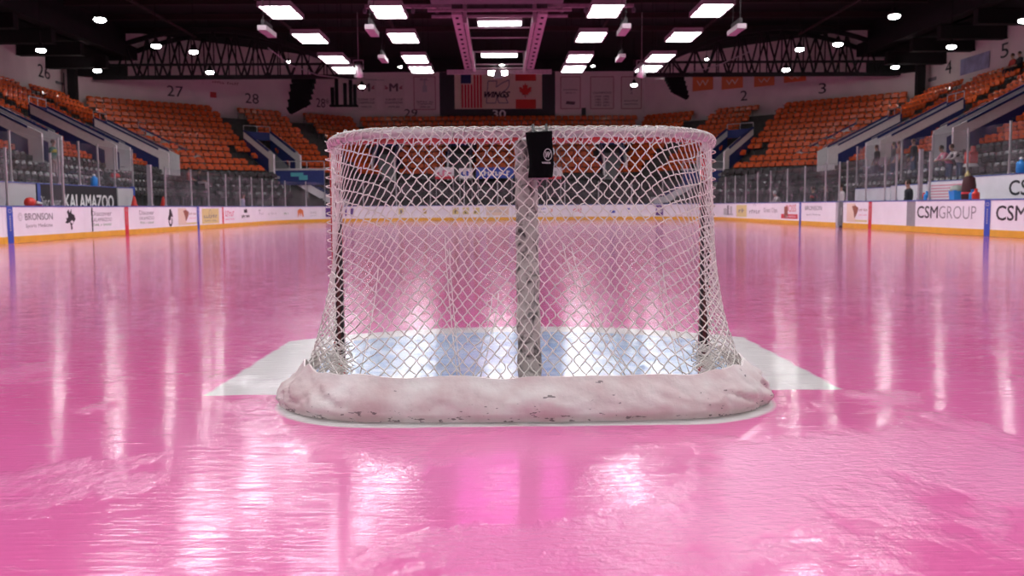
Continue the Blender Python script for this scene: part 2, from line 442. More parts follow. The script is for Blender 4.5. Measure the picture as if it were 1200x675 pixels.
# right side near boards after the gate
sr = [s_at(x) for x in (988, 1021, 1062.5, 1072.5, 1156, 1252)]
b_gate2 = board(sr[0], sr[1], 'white rink board with brown feathered portrait advert right of the open gate')
b_blank = board(sr[1], sr[2], 'blank white rink board between the red stripe and grey metal post')
b_metal = board(sr[2], sr[3], 'short grey metal gate board left of the bold and thin lettering', M_mgrey)
b_csm = board(sr[3], sr[4], 'white rink board with three bold and five thin black letters in full')
b_csm2 = board(sr[4], sr[5], 'white rink board at right frame edge, its bold lettering cut off')
b_last = board(sr[5], LT, 'plain white near stretch of boards on the right side')
# open gate: grey leaf folded back into the dark opening
gs0, gs1 = s_at(979.5), s_at(988)
t_ = empty('bench_gate', bpt(gs0)[0], 0, 'grey gate leaf standing open in the right side boards', 'gate')
mb = MB(); a = bpt(gs0 + .05)[0]; mb.box((.45, -.12, .52), (.80, .06, .92), M_mgrey); mb.build('gate_leaf', t_)
mb = MB(); mb.box((.5, -.12, 1.0), (.9, .08, .03), M_cap); mb.build('cap_rail', t_)
mb = MB(); mb.box((.15, -.17, .62), (.03, .03, .3), M_alu); mb.build('latch', t_)
mb = MB(); mb.box((.45, -.1, .03), (.9, .5, .02), M_rubber)
tag(mb.build('floor_gate_sill', loc=bpt(gs1)[0] + Vector((.06, .3, 0))), kind='structure')

# line markings on the boards
def marking(px, parent, mt, wd=.30, dots=True):
    s = s_at(px)
    o = strip(s - wd / 2, s + wd / 2, [(-.014, .004), (-.014, .99), (-.0125, .99), (-.0125, .004)], mt, 'line_marking', parent)
    p, t, n = bpt(s); mb = MB(); c = p + n * .0165
    put_ring(mb, c + Vector((0, 0, .86)), t, (0, 0, 1), .09, .05, .02, M_lgrey)
    for k in range(7): put_poly(mb, SQ, c + Vector((0, 0, .72 - k * .06)), t, (0, 0, 1), .07, .035, M_lgrey)
    mb.build('marking_lettering', o)
marking(11.3, boards[1], M_blue); marking(148, boards[3], M_redl); marking(232, boards[5], M_blue, .28)
marking(938, boards[-1], M_blue, .26); marking(1020, b_gate2, M_redl, .28); marking(1157.5, b_csm2, M_blue, .3)
# adverts, left side
def bronson(parent, x0, x1, mt=M_greyp):
    A = Ad(parent, x0, x1)
    A.text('BRONSON', .1, .70, .78, .19, mt, bold=.004); A.text('Sports Medicine', .1, .44, .76, .13, mt)
    A.ring(-.42, .70, .11, .02, M_lgrey); A.ring(-.42, .70, .06, .02, M_lgrey, .6, 5.2); A.done()
bronson(boards[1], 20, 62)
A = Ad(boards[1], 76, 89, 'mascot_print')
A.poly([(.35, .98), (.45, .8), (.6, 1), (.62, .78), (.85, .7), (.95, .5), (.8, .36), (.72, .3), (.62, .22), (.66, .02), (.5, .0), (.5, .2), (.42, .36), (.25, .3), (.0, .34), (.16, .44), (.12, .55), (.3, .58), (.3, .72), (.2, .84)], 0, .60, 1, .62, M_black)
A.poly([(.0, .5), (.4, .9), (1, .6), (.6, 0)], .12, .52, .3, .12, M_board, .002); A.done()
def disc(parent, x0, x1):
    A = Ad(parent, x0, x1); A.text('Discover', 0, .76, 1, .16, M_greyp); A.text('KALAMAZOO', 0, .56, 1, .12, M_greyp); A.text('PARKS & SPORTS', 0, .40, .95, .08, M_green); A.done()
disc(boards[2], 107, 131)
A = Ad(boards[2], 107.2, 108.6, 'seam_post'); A.poly(SQ, 0, .57, 1, .76, M_black, .004); A.done()
disc(boards[3], 163.5, 180.5)
A = Ad(boards[4], 194.5, 204.5, 'emblem_print')
A.ring(0, .42, .22, .09, M_black, 2.4, 2 * pi + .6); A.poly([(.4, 1), (.6, 1), (.9, .3), (.6, .35), (.5, 0), (.1, .1), (.3, .5)], 0, .66, .8, .45, M_black, .002); A.done()
def chief(parent, x0, x1):
    A = Ad(parent, x0, x1); A.poly(SQ, -.28, .57, .42, .68, M_cream); A.poly([(0, .9), (.5, 1), (1, .8), (.9, .5), (.6, .1), (.4, 0), (.3, .4)], -.08, .62, .3, .46, M_brown, .002)
    A.text('Food Tech', .28, .68, .4, .09, M_brown); A.text('FRESH DAILY', .28, .5, .38, .05, M_pinkp); A.poly(SQ, .2, .28, .56, .07, M_yel); A.done()
chief(boards[5], 208.5, 230.5)
A = Ad(boards[6], 236.5, 256.5); A.poly(SQ, 0, .56, 1, .66, M_yel); A.ring(-.02, .66, .2, .025, M_greyp, off=.002); A.text('KALSEE', 0, .56, .8, .16, M_greyp, .003); A.text('CREDIT UNION', 0, .36, .7, .07, M_greyp, .003); A.done()
A = Ad(boards[7], 260.3, 262, 'stripe_print'); A.poly(SQ, 0, .57, 1, .77, M_redl); A.done()
A = Ad(boards[7], 264, 274.5); A.text('ZEIGT', 0, .66, 1, .28, M_pinkp); A.poly(SQ, 0, .38, 1, .03, M_pinkp); A.done()
A = Ad(boards[8], 283, 292.5); A.poly([(.1, 0), (.9, 0), (.9, .6), (.6, 1), (.4, .6), (.1, .9)], 0, .78, .5, .22, M_black); A.text('TAXI BEER', 0, .5, 1, .16, M_black, bold=.02); A.done()
A = Ad(boards[9], 302, 309.5); A.text('T', -.2, .68, .3, .24, M_greyp); A.text('Bank', .2, .6, .5, .12, M_lgrey); A.done()
A = Ad(boards[10], 314, 325); A.text('the lake inn', 0, .6, 1, .14, M_lgrey); A.done()
A = Ad(boards[11], 327.5, 345); A.ring(-.42, .58, .16, .04, M_green, .5, 5); A.text('Family Health', .08, .58, .8, .13, M_green); A.done()
A = Ad(boards[12], 348, 356, 'flame_print'); A.poly([(.0, .0), (.2, .0), (.35, .5), (.5, 0), (.65, .5), (.8, 0), (1, .0), (.9, .8), (.5, 1), (.1, .8)], 0, .60, 1, .5, M_org); A.done()
A = Ad(boards[12], 358, 376); A.text('millennium', 0, .62, 1, .18, M_lgrey); A.text('RESTAURANT', 0, .42, .9, .06, M_lgrey); A.done()
A = Ad(boards[13], 379.5, 392, 'square_print'); A.poly(SQ, 0, .6, 1, .56, M_pur); A.done()
def quick(i, x0, x1, items):
    A = Ad(boards[i], x0, x1)
    for it in items:
        if it[0] == 'p': A.poly(SQ, *it[1:])
        elif it[0] == 'r': A.ring(*it[1:])
        else: A.text(*it[1:])
    A.done()
quick(14, 400, 418, [('p', -.3, .6, .3, .5, M_pur), ('p', .2, .6, .2, .5, M_pur)])
quick(15, 424, 447, [('r', -.25, .6, .2, .04, M_lgrey), ('r', .25, .6, .2, .04, M_lgrey)])
quick(16, 464, 476, [('p', 0, .62, .5, .4, M_yel), ('p', 0, .6, .2, .25, M_greyp, .003)])
quick(17, 494, 502, [('p', 0, .62, .5, .35, M_yel), ('r', 0, .6, .1, .04, M_brown, 0, 6.28, .003)])
quick(19, 529, 563, [('p', -.36, .62, .22, .45, M_yel), ('p', 0, .62, .22, .45, M_yel), ('p', .36, .62, .22, .45, M_yel), ('t', 'K  K  K', 0, .56, .8, .22, M_black, .003)])
quick(20, 569, 597, [('p', 0, .6, .95, .6, M_cream), ('t', 'SOUTHWEST', 0, .6, .7, .18, M_lgrey, .003)])
quick(22, 630, 648, [('t', 'ProMed', -.2, .74, .5, .12, M_blue), ('p', -.2, .5, .45, .06, M_lgrey), ('r', .35, .62, .12, .05, M_org)])
quick(23, 663, 692, [('t', 'meijer', 0, .62, 1, .36, M_redp, 0)])
quick(24, 712, 724, [('p', 0, .5, .5, .16, M_blue)])
quick(25, 728, 740, [('p', .2, .68, .3, .1, M_blue)])
quick(26, 755, 790, [('p', 0, .58, 1, .66, M_pur), ('r', 0, .6, .2, .05, M_white, 0, 6.28, .003), ('p', 0, .6, .08, .25, M_white, .003)])
quick(27, 796, 820, [('t', 'gazette', 0, .62, .8, .2, M_lgrey)])
quick(28, 826, 839, [('t', 'Group', 0, .6, 1, .2, M_blue), ('p', 0, .35, 1, .03, M_lgrey)])
quick(29, 844, 859, [('p', -.2, .55, .4, .3, M_lgrey), ('p', .1, .6, .15, .55, M_greyp), ('p', .35, .6, .15, .45, M_lgrey), ('p', 0, .36, 1, .08, M_lgrey)])
quick(30, 863, 875, [('p', 0, .57, 1, .64, M_yel), ('t', 'KC', 0, .6, .6, .25, M_greyp, .003)])
quick(31, 878, 891, [('r', 0, .72, .22, .02, M_greyp, .4, 2.7), ('t', 'HOMES', 0, .55, 1, .2, M_greyp)])
quick(32, 895, 911, [('t', 'Great Clips', 0, .6, 1, .28, M_greyp)])
quick(33, 915.5, 935, [('t', 'BOSS', .1, .72, .6, .3, M_redl), ('p', 0, .36, 1, .2, M_redl), ('p', -.2, .55, .22, .5, M_brown, .002), ('t', 'Solutions', .1, .36, .6, .09, M_white, .004)])
A = Ad(boards[-1], 943.5, 963); A.text('BRONSON', 0, .74, 1, .18, M_greyp, bold=.004); A.text('Sports Medicine', 0, .46, .85, .09, M_greyp); A.done()
chief(b_gate2, 992, 1017)
A = Ad(b_csm, 1075, 1099); A.text('CSM', 0, .63, 1, .36, M_black, bold=.012); A.done()
A = Ad(b_csm, 1100.5, 1144); A.text('GROUP', 0, .63, 1, .36, M_greyp, bold=-.012); A.done()
A = Ad(b_csm2, 1167.5, 1203); A.text('CSM', 0, .63, 1, .38, M_black, bold=.012); A.done()
A = Ad(b_csm2, 1205, 1250); A.text('GROUP', 0, .63, 1, .38, M_greyp, bold=-.012); A.done()

# ------------------------------------------------------------------ GLASS
def post_mb(p, h0, h1, wd=.05, mt=M_alu):
    mb = MB(); mb.box((p.x, p.y, (h0 + h1) / 2), (wd, wd, h1 - h0), mt); mb.box((p.x, p.y, h1 + .01), (wd + .015, wd + .015, .02), mt); mb.box((p.x, p.y, h0 + .03), (wd + .03, wd + .03, .06), mt)
    return mb
def post(p, h0, h1, label, group, wd=.05, mt=M_alu, name='glass_post'):
    return tag(post_mb(Vector((0, 0, 0)), 0, h1 - h0, wd, mt).build(name, loc=(p.x, p.y, h0)), label, 'post', group)
def bay(p, q, h0, h1, label, group, last=False, first_post=True):
    c = (p + q) / 2; root = empty('rink_glass', (c.x, c.y, h0), 0, label, 'glass panel', group)
    d = (q - p); L = d.length - .06; mb = MB(); rot = Matrix.Rotation(math.atan2(d.y, d.x), 3, 'Z')
    mb.box((0, 0, (h1 - h0) / 2), (L, .012, h1 - h0 - .02), M_glass, rot); mb.build('pane', root)
    if first_post: post_mb(p - c, 0, h1 - h0 + .02).build('post', root)
    if last: post_mb(q - c, 0, h1 - h0 + .02).build('post', root)
GT = 2.50
def line_glass(slist, lab, gg):
    P = [bpt(s)[0] - bpt(s)[2] * .065 for s in slist]
    for i in range(len(P) - 1): bay(P[i], P[i + 1], BH + .002, GT - .02, lab, gg, i == len(P) - 2)
sl = [s_at(x) for x in (197, 227, 247, 267, 283.5, 297)]
arc0 = sl[-1]; arc1 = s_at(901); nn = 22
sl += [arc0 + (arc1 - arc0) * k / nn for k in range(1, nn)]
sl += [s_at(x) for x in (901, 920.5, 941, 965, 981)]
line_glass(sl, 'clear glass panel and slim post standing on the far boards', 'glass panels around the far end')
# short stretch at the scorekeeper's place on the left, and by the benches on the right
line_glass([s_at(-25), s_at(13)], 'clear glass panel left of the nearer blue stripe, left boards', None)
line_glass([s_at(65), s_at(78.5)], 'narrow glass panel before the black lettered box wall on the left', None)
line_glass([s_at(990), s_at(1012), s_at(1034), s_at(1047)], 'clear glass panel on the boards right of the open gate', 'glass right of the gate')
for px, lb in ((1075, 'broad dark glass post at the bench end'), (1086, 'thin short post at the bench end')):
    p = bpt(s_at(px))[0] + Vector((.065, 0, 0)); post(p, BH + .002, GT + (.05 if px == 1075 else -.06), lb, None, .11 if px == 1075 else .05, M_mgrey if px == 1075 else M_alu)
p = bpt(s_at(179))[0] - Vector((.065, 0, 0)); post(p, BH + .002, GT, 'broad grey glass post past the black lettered wall', None, .14, M_mgrey)
# bench / penalty box back walls with tall glass
XB = 14.6
def ybk(px, X): return on_x(px, 240, X).y
def back_wall(X, y0, y1, label, mt, h=1.70, name='bench_back_wall'):
    mb = MB(); mb.box((0, 0, h / 2), (.10, abs(y1 - y0) - .01, h), mt); o = mb.build(name, loc=(X, (y0 + y1) / 2, 0)); tag(o, label, 'bench wall')
    mb = MB(); mb.box((0, 0, h + .012), (.14, abs(y1 - y0) - .01, .024), M_cap); mb.build('cap_rail', o); return o
def wall_text(o, X, px0, px1, z, H, txt, mt, sgn, name='lettering', **k):
    y0, y1 = ybk(px0, X), ybk(px1, X); mb = MB()
    put_text(mb, txt, (sgn * -.053, (y0 + y1) / 2 - o.location.y, z), (0, 1 if sgn < 0 else -1, 0), (0, 0, 1), abs(y1 - y0), H, mt, **k)
    # mirrored side: text on inner face
    return mb.build(name, o)
o = back_wall(-XB, ybk(-60, -XB), ybk(41, -XB), 'pale grey box wall at the left frame edge', M_lgrey)
o = back_wall(-XB, ybk(42, -XB), ybk(136, -XB), 'black box wall with big white city name lettering', M_black)
def left_text(o, px0, px1, z, H, txt, mt, **k):
    X = -XB; y0, y1 = ybk(px0, X), ybk(px1, X); mb = MB()
    put_text(mb, txt, (.053, (y0 + y1) / 2 - o.location.y, z), (0, 1, 0), (0, 0, 1), abs(y1 - y0), H, mt, **k); return mb.build('lettering', o)
left_text(o, 44, 70, 1.13, .42, 'Discover', M_lgrey); left_text(o, 74, 131.5, 1.16, .48, 'KALAMAZOO', M_white, bold=.02)
mb = MB(); mb.box((.053, ybk(42.5, -XB) - o.location.y + .1, .85), (.008, .2, 1.7), M_cap); mb.build('blue_edge', o)
o = back_wall(-XB, ybk(137, -XB), ybk(156.5, -XB), 'light grey box wall right of the black lettered wall', M_lgrey)
mb = MB(); mb.box((0, o.dimensions.y / 2 - .05, .9), (.14, .1, 1.75), M_blue); mb.build('blue_edge', o)
o = back_wall(XB, ybk(1250, XB), ybk(1137, XB), 'white bench wall at right frame edge with cut off black letters', M_board)
def right_text(o, px0, px1, z, H, txt, mt, **k):
    X = XB; y0, y1 = ybk(px0, X), ybk(px1, X); mb = MB()
    put_text(mb, txt, (-.053, (y0 + y1) / 2 - o.location.y, z), (0, -1, 0), (0, 0, 1), abs(y1 - y0), H, mt, **k); return mb.build('lettering', o)
right_text(o, 1184, 1222, 1.32, .42, 'CSM', M_black, bold=.015)
o = back_wall(XB, ybk(1136.5, XB), ybk(1088, XB), 'white bench wall covered in small red dots', M_board, 1.62)
mb = MB()
for i in range(17):
    for j in range(8):
        put_poly(mb, SQ, (-.0535, -o.dimensions.y / 2 + .3 + i * (o.dimensions.y - .5) / 17 + (j % 2) * .12, .82 + j * .095), (0, -1, 0), (0, 0, 1), .11, .045, M_pinkp)
mb.build('dot_print', o)
o = back_wall(XB, ybk(1087.5, XB), ybk(1045, XB), 'plain white bench wall left of the dotted wall', M_board, 1.55)
o = back_wall(XB, ybk(1044, XB), ybk(1003, XB), 'plain white bench wall behind the glass by the gate', M_board, 1.50)
def tall(pxs, X, lab, gg, base=1.73):
    P = [Vector((X, ybk(x, X), 0)) for x in pxs]
    for i in range(len(P) - 1): bay(P[i], P[i + 1], base, 3.20, lab, gg, i == len(P) - 2)
tall([-45, 15, 71, 95, 117, 136, 157], -XB, 'tall glass panel standing on the left box walls', 'tall glass above the left box walls')
tall([1240, 1181, 1132, 1091, 1055, 1003], XB, 'tall glass panel standing on the right bench walls', 'tall glass above the right bench walls')

# ------------------------------------------------------------------ BOWL
CY = CAM.y
TR, RISE, ZT, NR = .70, .44, 8.07, 16
NOR = 11                                   # orange rows, then black rows
def rowz(k): return ZT - .84 - RISE * k     # tread height of row k (seat backs reach about .8 above)
def path(o, y0=8.0):
    """left corner and centre break points of the row line at inward offset o"""
    return [Vector((-(27 - o), y0, 0)), Vector((-(27 - o), CY + 59.5 - .414 * o, 0)), Vector((-11.5 + .414 * o, CY + 75 - o, 0)),
            Vector((11.5 - .414 * o, CY + 75 - o, 0)), Vector((27 - o, CY + 59.5 - .414 * o, 0)), Vector((27 - o, y0, 0))]
def terrace(i0, i1, name):
    mb = MB()
    for k in range(NR):
        z = rowz(k); zb = rowz(k + 1) if k < NR - 1 else 0
        A = path(k * TR); B = path((k + 1) * TR)
        for i in range(i0, i1):
            a, b, c, d = A[i], A[i + 1], B[i + 1], B[i]
            V = lambda p, zz: (p.x, p.y, zz)
            mb.add([V(a, z), V(b, z), V(c, z), V(d, z), V(c, zb), V(d, zb)], [(0, 1, 2, 3), (3, 2, 4, 5)], M_conc)
    return tag(mb.build(name), kind='structure')
terrace(0, 1, 'floor_terrace_left'); terrace(1, 4, 'floor_terrace_end'); terrace(4, 5, 'floor_terrace_right')
# concourse floor between boards and stands
mb = MB(); mb.box((-19.5, 33, -.10), (13, 62, .1), M_conc); mb.box((19.5, 33, -.10), (13, 62, .1), M_conc); mb.box((0, 64, -.16), (38, 15, .1), M_conc)
tag(mb.build('floor_concourse'), kind='structure')

# vomitories: (segment, position along segment from its start / centre, half gap)
VO_IN, VO_OUT = 4.6, 8.6
side_v = [CY + d for d in (23.2, 30.6, 38.0, 45.3, 52.4, 59.3 - .4)]
vseg = {0: side_v, 4: side_v}
wing_len = 15.5 * sqrt(2)
wing_t = [6.8 * sqrt(2) + 1.0]
cent_x = [-8.3, -2.9, 2.9, 8.3]
def frame_of(seg):
    """origin on top line, along-direction, inward direction"""
    P = path(0)
    a = P[seg]; b = P[seg + 1]; t = (b - a).normalized()
    n = {0: Vector((1, 0, 0)), 1: Vector((1, -1, 0)).normalized(), 2: Vector((0, -1, 0)), 3: Vector((-1, -1, 0)).normalized(), 4: Vector((-1, 0, 0))}[seg]
    return a, t, n
def vomit(origin, n, t, hw, label, o0=VO_IN, o1=VO_OUT, big=False):
    """two parallel sloping parapet walls going down the stand"""
    root = empty('stair_parapet', origin + n * o1, math.atan2(n.y, n.x), label, 'stair parapet', 'white and blue stair parapets in the stands')
    # local: x = inward, y = along; offsets relative to lower end
    def zs(o): return rowz(0) - RISE * (o / TR)
    zl, zu = zs(o1) + 2.11 - .93, zs(o0) + 1.64 - .93
    L = o1 - o0
    for sgn in (-1, 1):
        y = sgn * hw; y0 = y - .06; s_ = (zu - zl) / L
        for (h0, h1, mt, nm, ex) in ((.42, .86, M_vwhite, 'white_panel', 0), (.86, .95, M_vblue, 'blue_cap', .02), (-.45, .42, M_vblue, 'blue_panel', -.01)):
            mb = MB(); th = .12 + ex * 2; yy = y - th / 2
            poly = [(-L, yy, zu + h0), (-L, yy, zu + h1), (-.55, yy, zl + h1 + .55 * s_), (-.55, yy, zl + h0 + .55 * s_)]
            mb.prism(poly, (0, th, 0), mt); mb.build(nm, root)
        mb = MB()
        mb.prism([(-.55, y0, zl + .95 + .55 * s_), (0, y0, zl + .95), (0, y0, zl - .6), (-.55, y0, zl - .5)], (0, .12, 0), M_vwhite); mb.build('end_panel', root)
        mb = MB(); mb.tube([(-.3, y, zl + 1.02 + .3 * s_), (-L * .55, y, zl + 1.02 + L * .55 * s_)], .02, M_alu, 6)
        for q in (.3, L * .3, L * .55): mb.tube([(-q, y, zl + .9 + q * s_), (-q, y, zl + 1.02 + q * s_)], .015, M_alu, 5)
        mb.build('handrail', root)
    mb = MB(); mb.prism([(-L - .12, -hw, zu + .3), (-L - .12, hw, zu + .3), (-L - .12, hw, zu + .86), (-L - .12, -hw, zu + .86)], (.12, 0, 0), M_vblue); mb.build('head_panel', root)
    mb = MB()
    for yy in (-hw, 0, hw): mb.tube([(-L - .06, yy, zu + .86), (-L - .06, yy, zu + 1.25)], .02, M_alu, 6)
    mb.tube([(-L - .06, -hw, zu + 1.25), (-L - .06, hw, zu + 1.25)], .025, M_alu, 6); mb.build('guard_rail', root)
    # ramp floor and dark throat between the walls
    mb = MB(); mb.prism([(-L, -hw + .06, zu - .3), (0, -hw + .06, zl - .45), (0, -hw + .06, zl - .6), (-L, -hw + .06, zu - .6)], (0, hw * 2 - .12, 0), M_mgrey); mb.build('stair_ramp', root)
    return root
names_side = ['nearest', 'second', 'third', 'fourth', 'fifth', 'sixth']
HWV = .85
for seg, side in ((0, 'left'), (4, 'right')):
    a, t, n = frame_of(seg)
    for i, y in enumerate(side_v[1:]):
        vomit(Vector((a.x, y + HWV, 0)), n, t, HWV, f'white parapet with blue edges, {["first", "second", "third", "fourth", "farthest"][i]} one up the {side} side stand')
for seg, side in ((1, 'left'), (3, 'right')):
    P = path(0); a, t, n = frame_of(seg); pos = wing_t[0] if seg == 1 else wing_len - wing_t[0]
    vomit(a + t * pos, n, t, 1.0, f'white parapet basin with blue edges in the {side} corner stand', 4.4, 8.0)
a, t, n = frame_of(2)
for x, lb in zip(cent_x, ('seen through left net corner', 'seen through the net left of the pad', 'seen through the net right of the pad', 'seen through right net corner')):
    vomit(Vector((x, a.y, 0)), n, t, .8, 'white and blue stair parapet ' + lb, 4.4, 8.0)

# seats
def seat_mesh(mt, name):
    mb = MB()
    def P(i, j):       # curved back shell
        u = i / 4 - .5; v = j / 3
        return (u * .45, .12 - .06 * cos(u * pi) + .10 * v, .50 + v * .32 - (.03 if abs(u) > .45 and j == 3 else 0))
    f = [P(i, j) for i in range(5) for j in range(4)]; b = [(x, y + .03, z) for x, y, z in f]
    fs = [(i * 4 + j, (i + 1) * 4 + j, (i + 1) * 4 + j + 1, i * 4 + j + 1) for i in range(4) for j in range(3)]
    n = 20; fb = [tuple(n + k for k in reversed(q)) for q in fs]
    rim = [0, 4, 8, 12, 16, 17, 18, 19, 15, 11, 7, 3, 2, 1]
    fr = [(rim[i], n + rim[i], n + rim[(i + 1) % 14], rim[(i + 1) % 14]) for i in range(14)]
    mb.add(f + b, fs + fb + fr, mt)
    mb.prism([(-.20, -.05, .47), (-.20, .04, .44), (-.20, .0, .66), (-.20, -.05, .68)], (.42, 0, 0), mt)    # tipped-up pan
    mb.box((-.24, .0, .33), (.03, .22, .04), M_dgrey); mb.box((-.24, .06, .3), (.03, .05, .6), M_dgrey); mb.box((-.24, -.04, .60), (.045, .26, .03), M_dgrey)
    return mb.mesh(name)
me_o = seat_mesh(M_orange, 'orange_seat'); me_k = seat_mesh(M_seatk, 'black_seat')
SW = .50; slots = []
for k in range(NR - 1):
    o = k * TR + .47; z = rowz(k); P = path(o)
    for seg in range(5):
        a, b = P[seg], P[seg + 1]; t = (b - a).normalized(); L = (b - a).length
        n = frame_of(seg)[2]
        if seg in (0, 4): gaps = [(y + HWV, .6 if o < VO_IN else .78) for y in side_v]
        elif seg == 1: c = (path(0)[1] + t * wing_t[0] + n * o - a).dot(t); gaps = [(c, .8), (c + 5.3, .6)]
        elif seg == 3: c = (path(0)[3] + t * (wing_len - wing_t[0]) + n * o - a).dot(t); gaps = [(c, .8), (c - 5.3, .6)]
        else: gaps = [(x - a.x, .85) for x in cent_x]
        m_ = int((L - .2) / SW); st = (L - m_ * SW) / 2
        if seg in (1, 3) and o > VO_OUT: gaps = gaps[:1]
        if seg == 2 and (o > VO_OUT - .3 or o < 3.9): gaps = []
        for i in range(m_):
            q = st + (i + .5) * SW; p = a + t * q
            if 9.6 < abs(p.x) < 17.5 and abs(p.y - CY - 61.2) < .55 and z < 4.5: continue
            if abs(p.x) > 25.9 and abs(p.y - CY - 59.2) < .6: continue
            if 9.6 < abs(p.x) < 13.9 and CY + 60.4 < p.y < CY + 63.2: continue
            if p.y < 14: continue
            if seg in (0, 4):
                g = any(abs(p.y - gc) < gw + .2 for gc, gw in gaps)
                if abs(p.x) / (p.y - CY) > .60: continue
                if o > VO_OUT: g = False
            else: g = any(abs(q - gc) < gw + .2 for gc, gw in gaps)
            if g: continue
            rz = math.atan2(n.y, n.x) + pi / 2
            slots.append((p.x, p.y, z + .005, rz, k < NOR, seg))
def vis(sx):
    x, y = proj((sx[0], sx[1], sx[2] + .7)); return -3 < x < 1203 and 60 < y < 238 and not (385 < x < 835 and y > 145) and not (y > 196 and (20 < x < 60))
for isor, me, nm, lb, gp, cat in ((True, me_o, 'orange_seat', 'orange plastic tip-up seat in the upper rows of the stands', 'orange seats in the stands', 'seat'),
                             (False, me_k, 'black_seat', 'black plastic tip-up seat in the lower rows behind the glass', 'black seats in the stands', 'seat')):
    ss = [s for s in slots if s[4] == isor]
    v = sorted([s for s in ss if vis(s)], key=lambda s: (s[0] - CAM.x) ** 2 + (s[1] - CAM.y) ** 2)
    pick = v[:300]; pk = set(id(s) for s in pick)
    for s in pick:
        o = bpy.data.objects.new(nm, me); col.objects.link(o); o.location = s[:3]; o.rotation_euler = (0, 0, s[3] + random.uniform(-.03, .03)); tag(o, lb, cat, gp)
    mb = MB(); vb = [tuple(vv.co) for vv in me.vertices]; fb = [tuple(p.vertices) for p in me.polygons]; mi = [p.material_index for p in me.polygons]
    mb.mats = list(me.materials)
    for s in ss:
        if id(s) in pk: continue
        c, sn = cos(s[3]), sin(s[3]); b0 = len(mb.v)
        mb.v += [(x * c - y * sn + s[0], x * sn + y * c + s[1], z + s[2]) for x, y, z in vb]
        mb.f += [tuple(b0 + i for i in f) for f in fb]; mb.mi += mi
    mo = bpy.data.meshes.new(nm + 's'); mo.from_pydata(mb.v, [], mb.f)
    for m_ in mb.mats: mo.materials.append(m_)
    mo.polygons.foreach_set('material_index', mb.mi); mo.update()
    o = bpy.data.objects.new('far_' + nm + 's', mo); col.objects.link(o)
    tag(o, ('orange' if isor else 'black') + ' seats filling the more distant rows of the stands', 'seats', None, 'stuff')

# ------------------------------------------------------------------ UPPER WALLS
PW = path(-.35)
def upwall(i0, i1, name, ztop):
    mb = MB()
    for i in range(i0, i1):
        a, b = PW[i], PW[i + 1]
        mb.add([(a.x, a.y, 6.9), (b.x, b.y, 6.9), (b.x, b.y, ztop), (a.x, a.y, ztop)], [(0, 1, 2, 3)], M_wall)
        n = -frame_of(i)[2] * .3
        mb.add([(a.x + n.x, a.y + n.y, 6.9), (b.x + n.x, b.y + n.y, 6.9), (b.x + n.x, b.y + n.y, ztop), (a.x + n.x, a.y + n.y, ztop)], [(3, 2, 1, 0)], M_wall)
    return tag(mb.build(name), kind='structure')
upwall(0, 1, 'wall_left', 10.4); upwall(1, 2, 'wall_corner_left', 12.5); upwall(2, 3, 'wall_back', 12.5); upwall(3, 4, 'wall_corner_right', 12.5); upwall(4, 5, 'wall_right', 10.4)
def wp(seg, px, py, off=.03):
    """point on an upper wall under a picture position"""
    a = PW[seg]; n = frame_of(seg)[2]; r = ray(px, py); t = (a - CAM).dot(n) / r.dot(n); return CAM + r * t + n * off
def wall_sign(seg, px, py, txt, W, H, mt, label, bold=.01):
    c = wp(seg, px, py); _, t, n = frame_of(seg); mb = MB()
    vs_, fs_ = fit_text(txt, W, H, bold=bold)
    vv = [Vector((0, 0, 0)) + t * x + Vector((0, 0, y)) for x, y in vs_]
    mb.add(vv, fs_, mt)
    return tag(mb.build('section_number', loc=c), label, 'wall number')
NUMN = {'26': 'twenty six', '26*': 'twenty six and a star', '27': 'twenty seven', '28': 'twenty eight', '28*': 'twenty eight and a star', '29': 'twenty nine', '1': 'one', '1*': 'one and a star', '2': 'two', '3': 'three', '3*': 'three and a star', '4': 'four', '5': 'five'}
W2 = [(0, 51, 84, '26', 1.5), (0, 108, 101, '26*', 1.7), (1, 205, 107, '27', 1.15), (1, 295, 115.5, '28', 1.1), (1, 378, 120.5, '28*', 1.2),
      (2, 481.5, 132.5, '29', 1.05), (2, 684, 131, '1', .35), (2, 767, 131, '1*', .6), (3, 872, 112, '2', .55), (3, 964, 103.5, '3', .55), (4, 1056, 96, '3*', 1.2), (4, 1112, 79, '4', .8), (4, 1178, 59, '5', .8)]
for seg, px, py, tx, W in W2:
    wall_sign(seg, px, py, tx, W, .62 if seg == 2 else (.72 if seg in (1, 3) else .78), M_black, f'black painted section number reading {NUMN[tx]} on the upper wall')
# black centre field with flags and team banner
bc = wp(2, 583, 112, .02)
t_ = empty('centre_wall_banner', bc, 0, 'large black field with flags and winged K banner, middle of far wall', 'banner')
def pxw(dx): return dx * (CY * -1 + bc.y) / F
def banner_part(name, x0, x1, y0, y1, mt, off, parent=None):
    a = wp(2, x0, y1, .02); b = wp(2, x1, y0, .02); mb = MB()
    mb.box(((a.x + b.x) / 2 - bc.x, -off, (a.z + b.z) / 2 - bc.z), (b.x - a.x, .015, b.z - a.z), mt); return mb.build(name, parent or t_)
banner_part('black_field', 515.5, 650.5, 84, 139.5, M_black, .0)
banner_part('banner_cloth', 533, 635, 84, 128, M_cream, .03)
banner_part('flag_canton', 540, 552, 87, 98, mat('navy', (.02, .03, .12), .7), .05)
mb = MB()
for k in range(7):
    x = 541 + k * 3.6; a = wp(2, x, 126.5); b = wp(2, x + 1.8, 88 if k > 3 else 99)
    mb.box(((a.x + b.x) / 2 - bc.x, -.05, (a.z + b.z) / 2 - bc.z), (b.x - a.x, .015, b.z - a.z), M_redl)
mb.build('flag_stripes', t_)
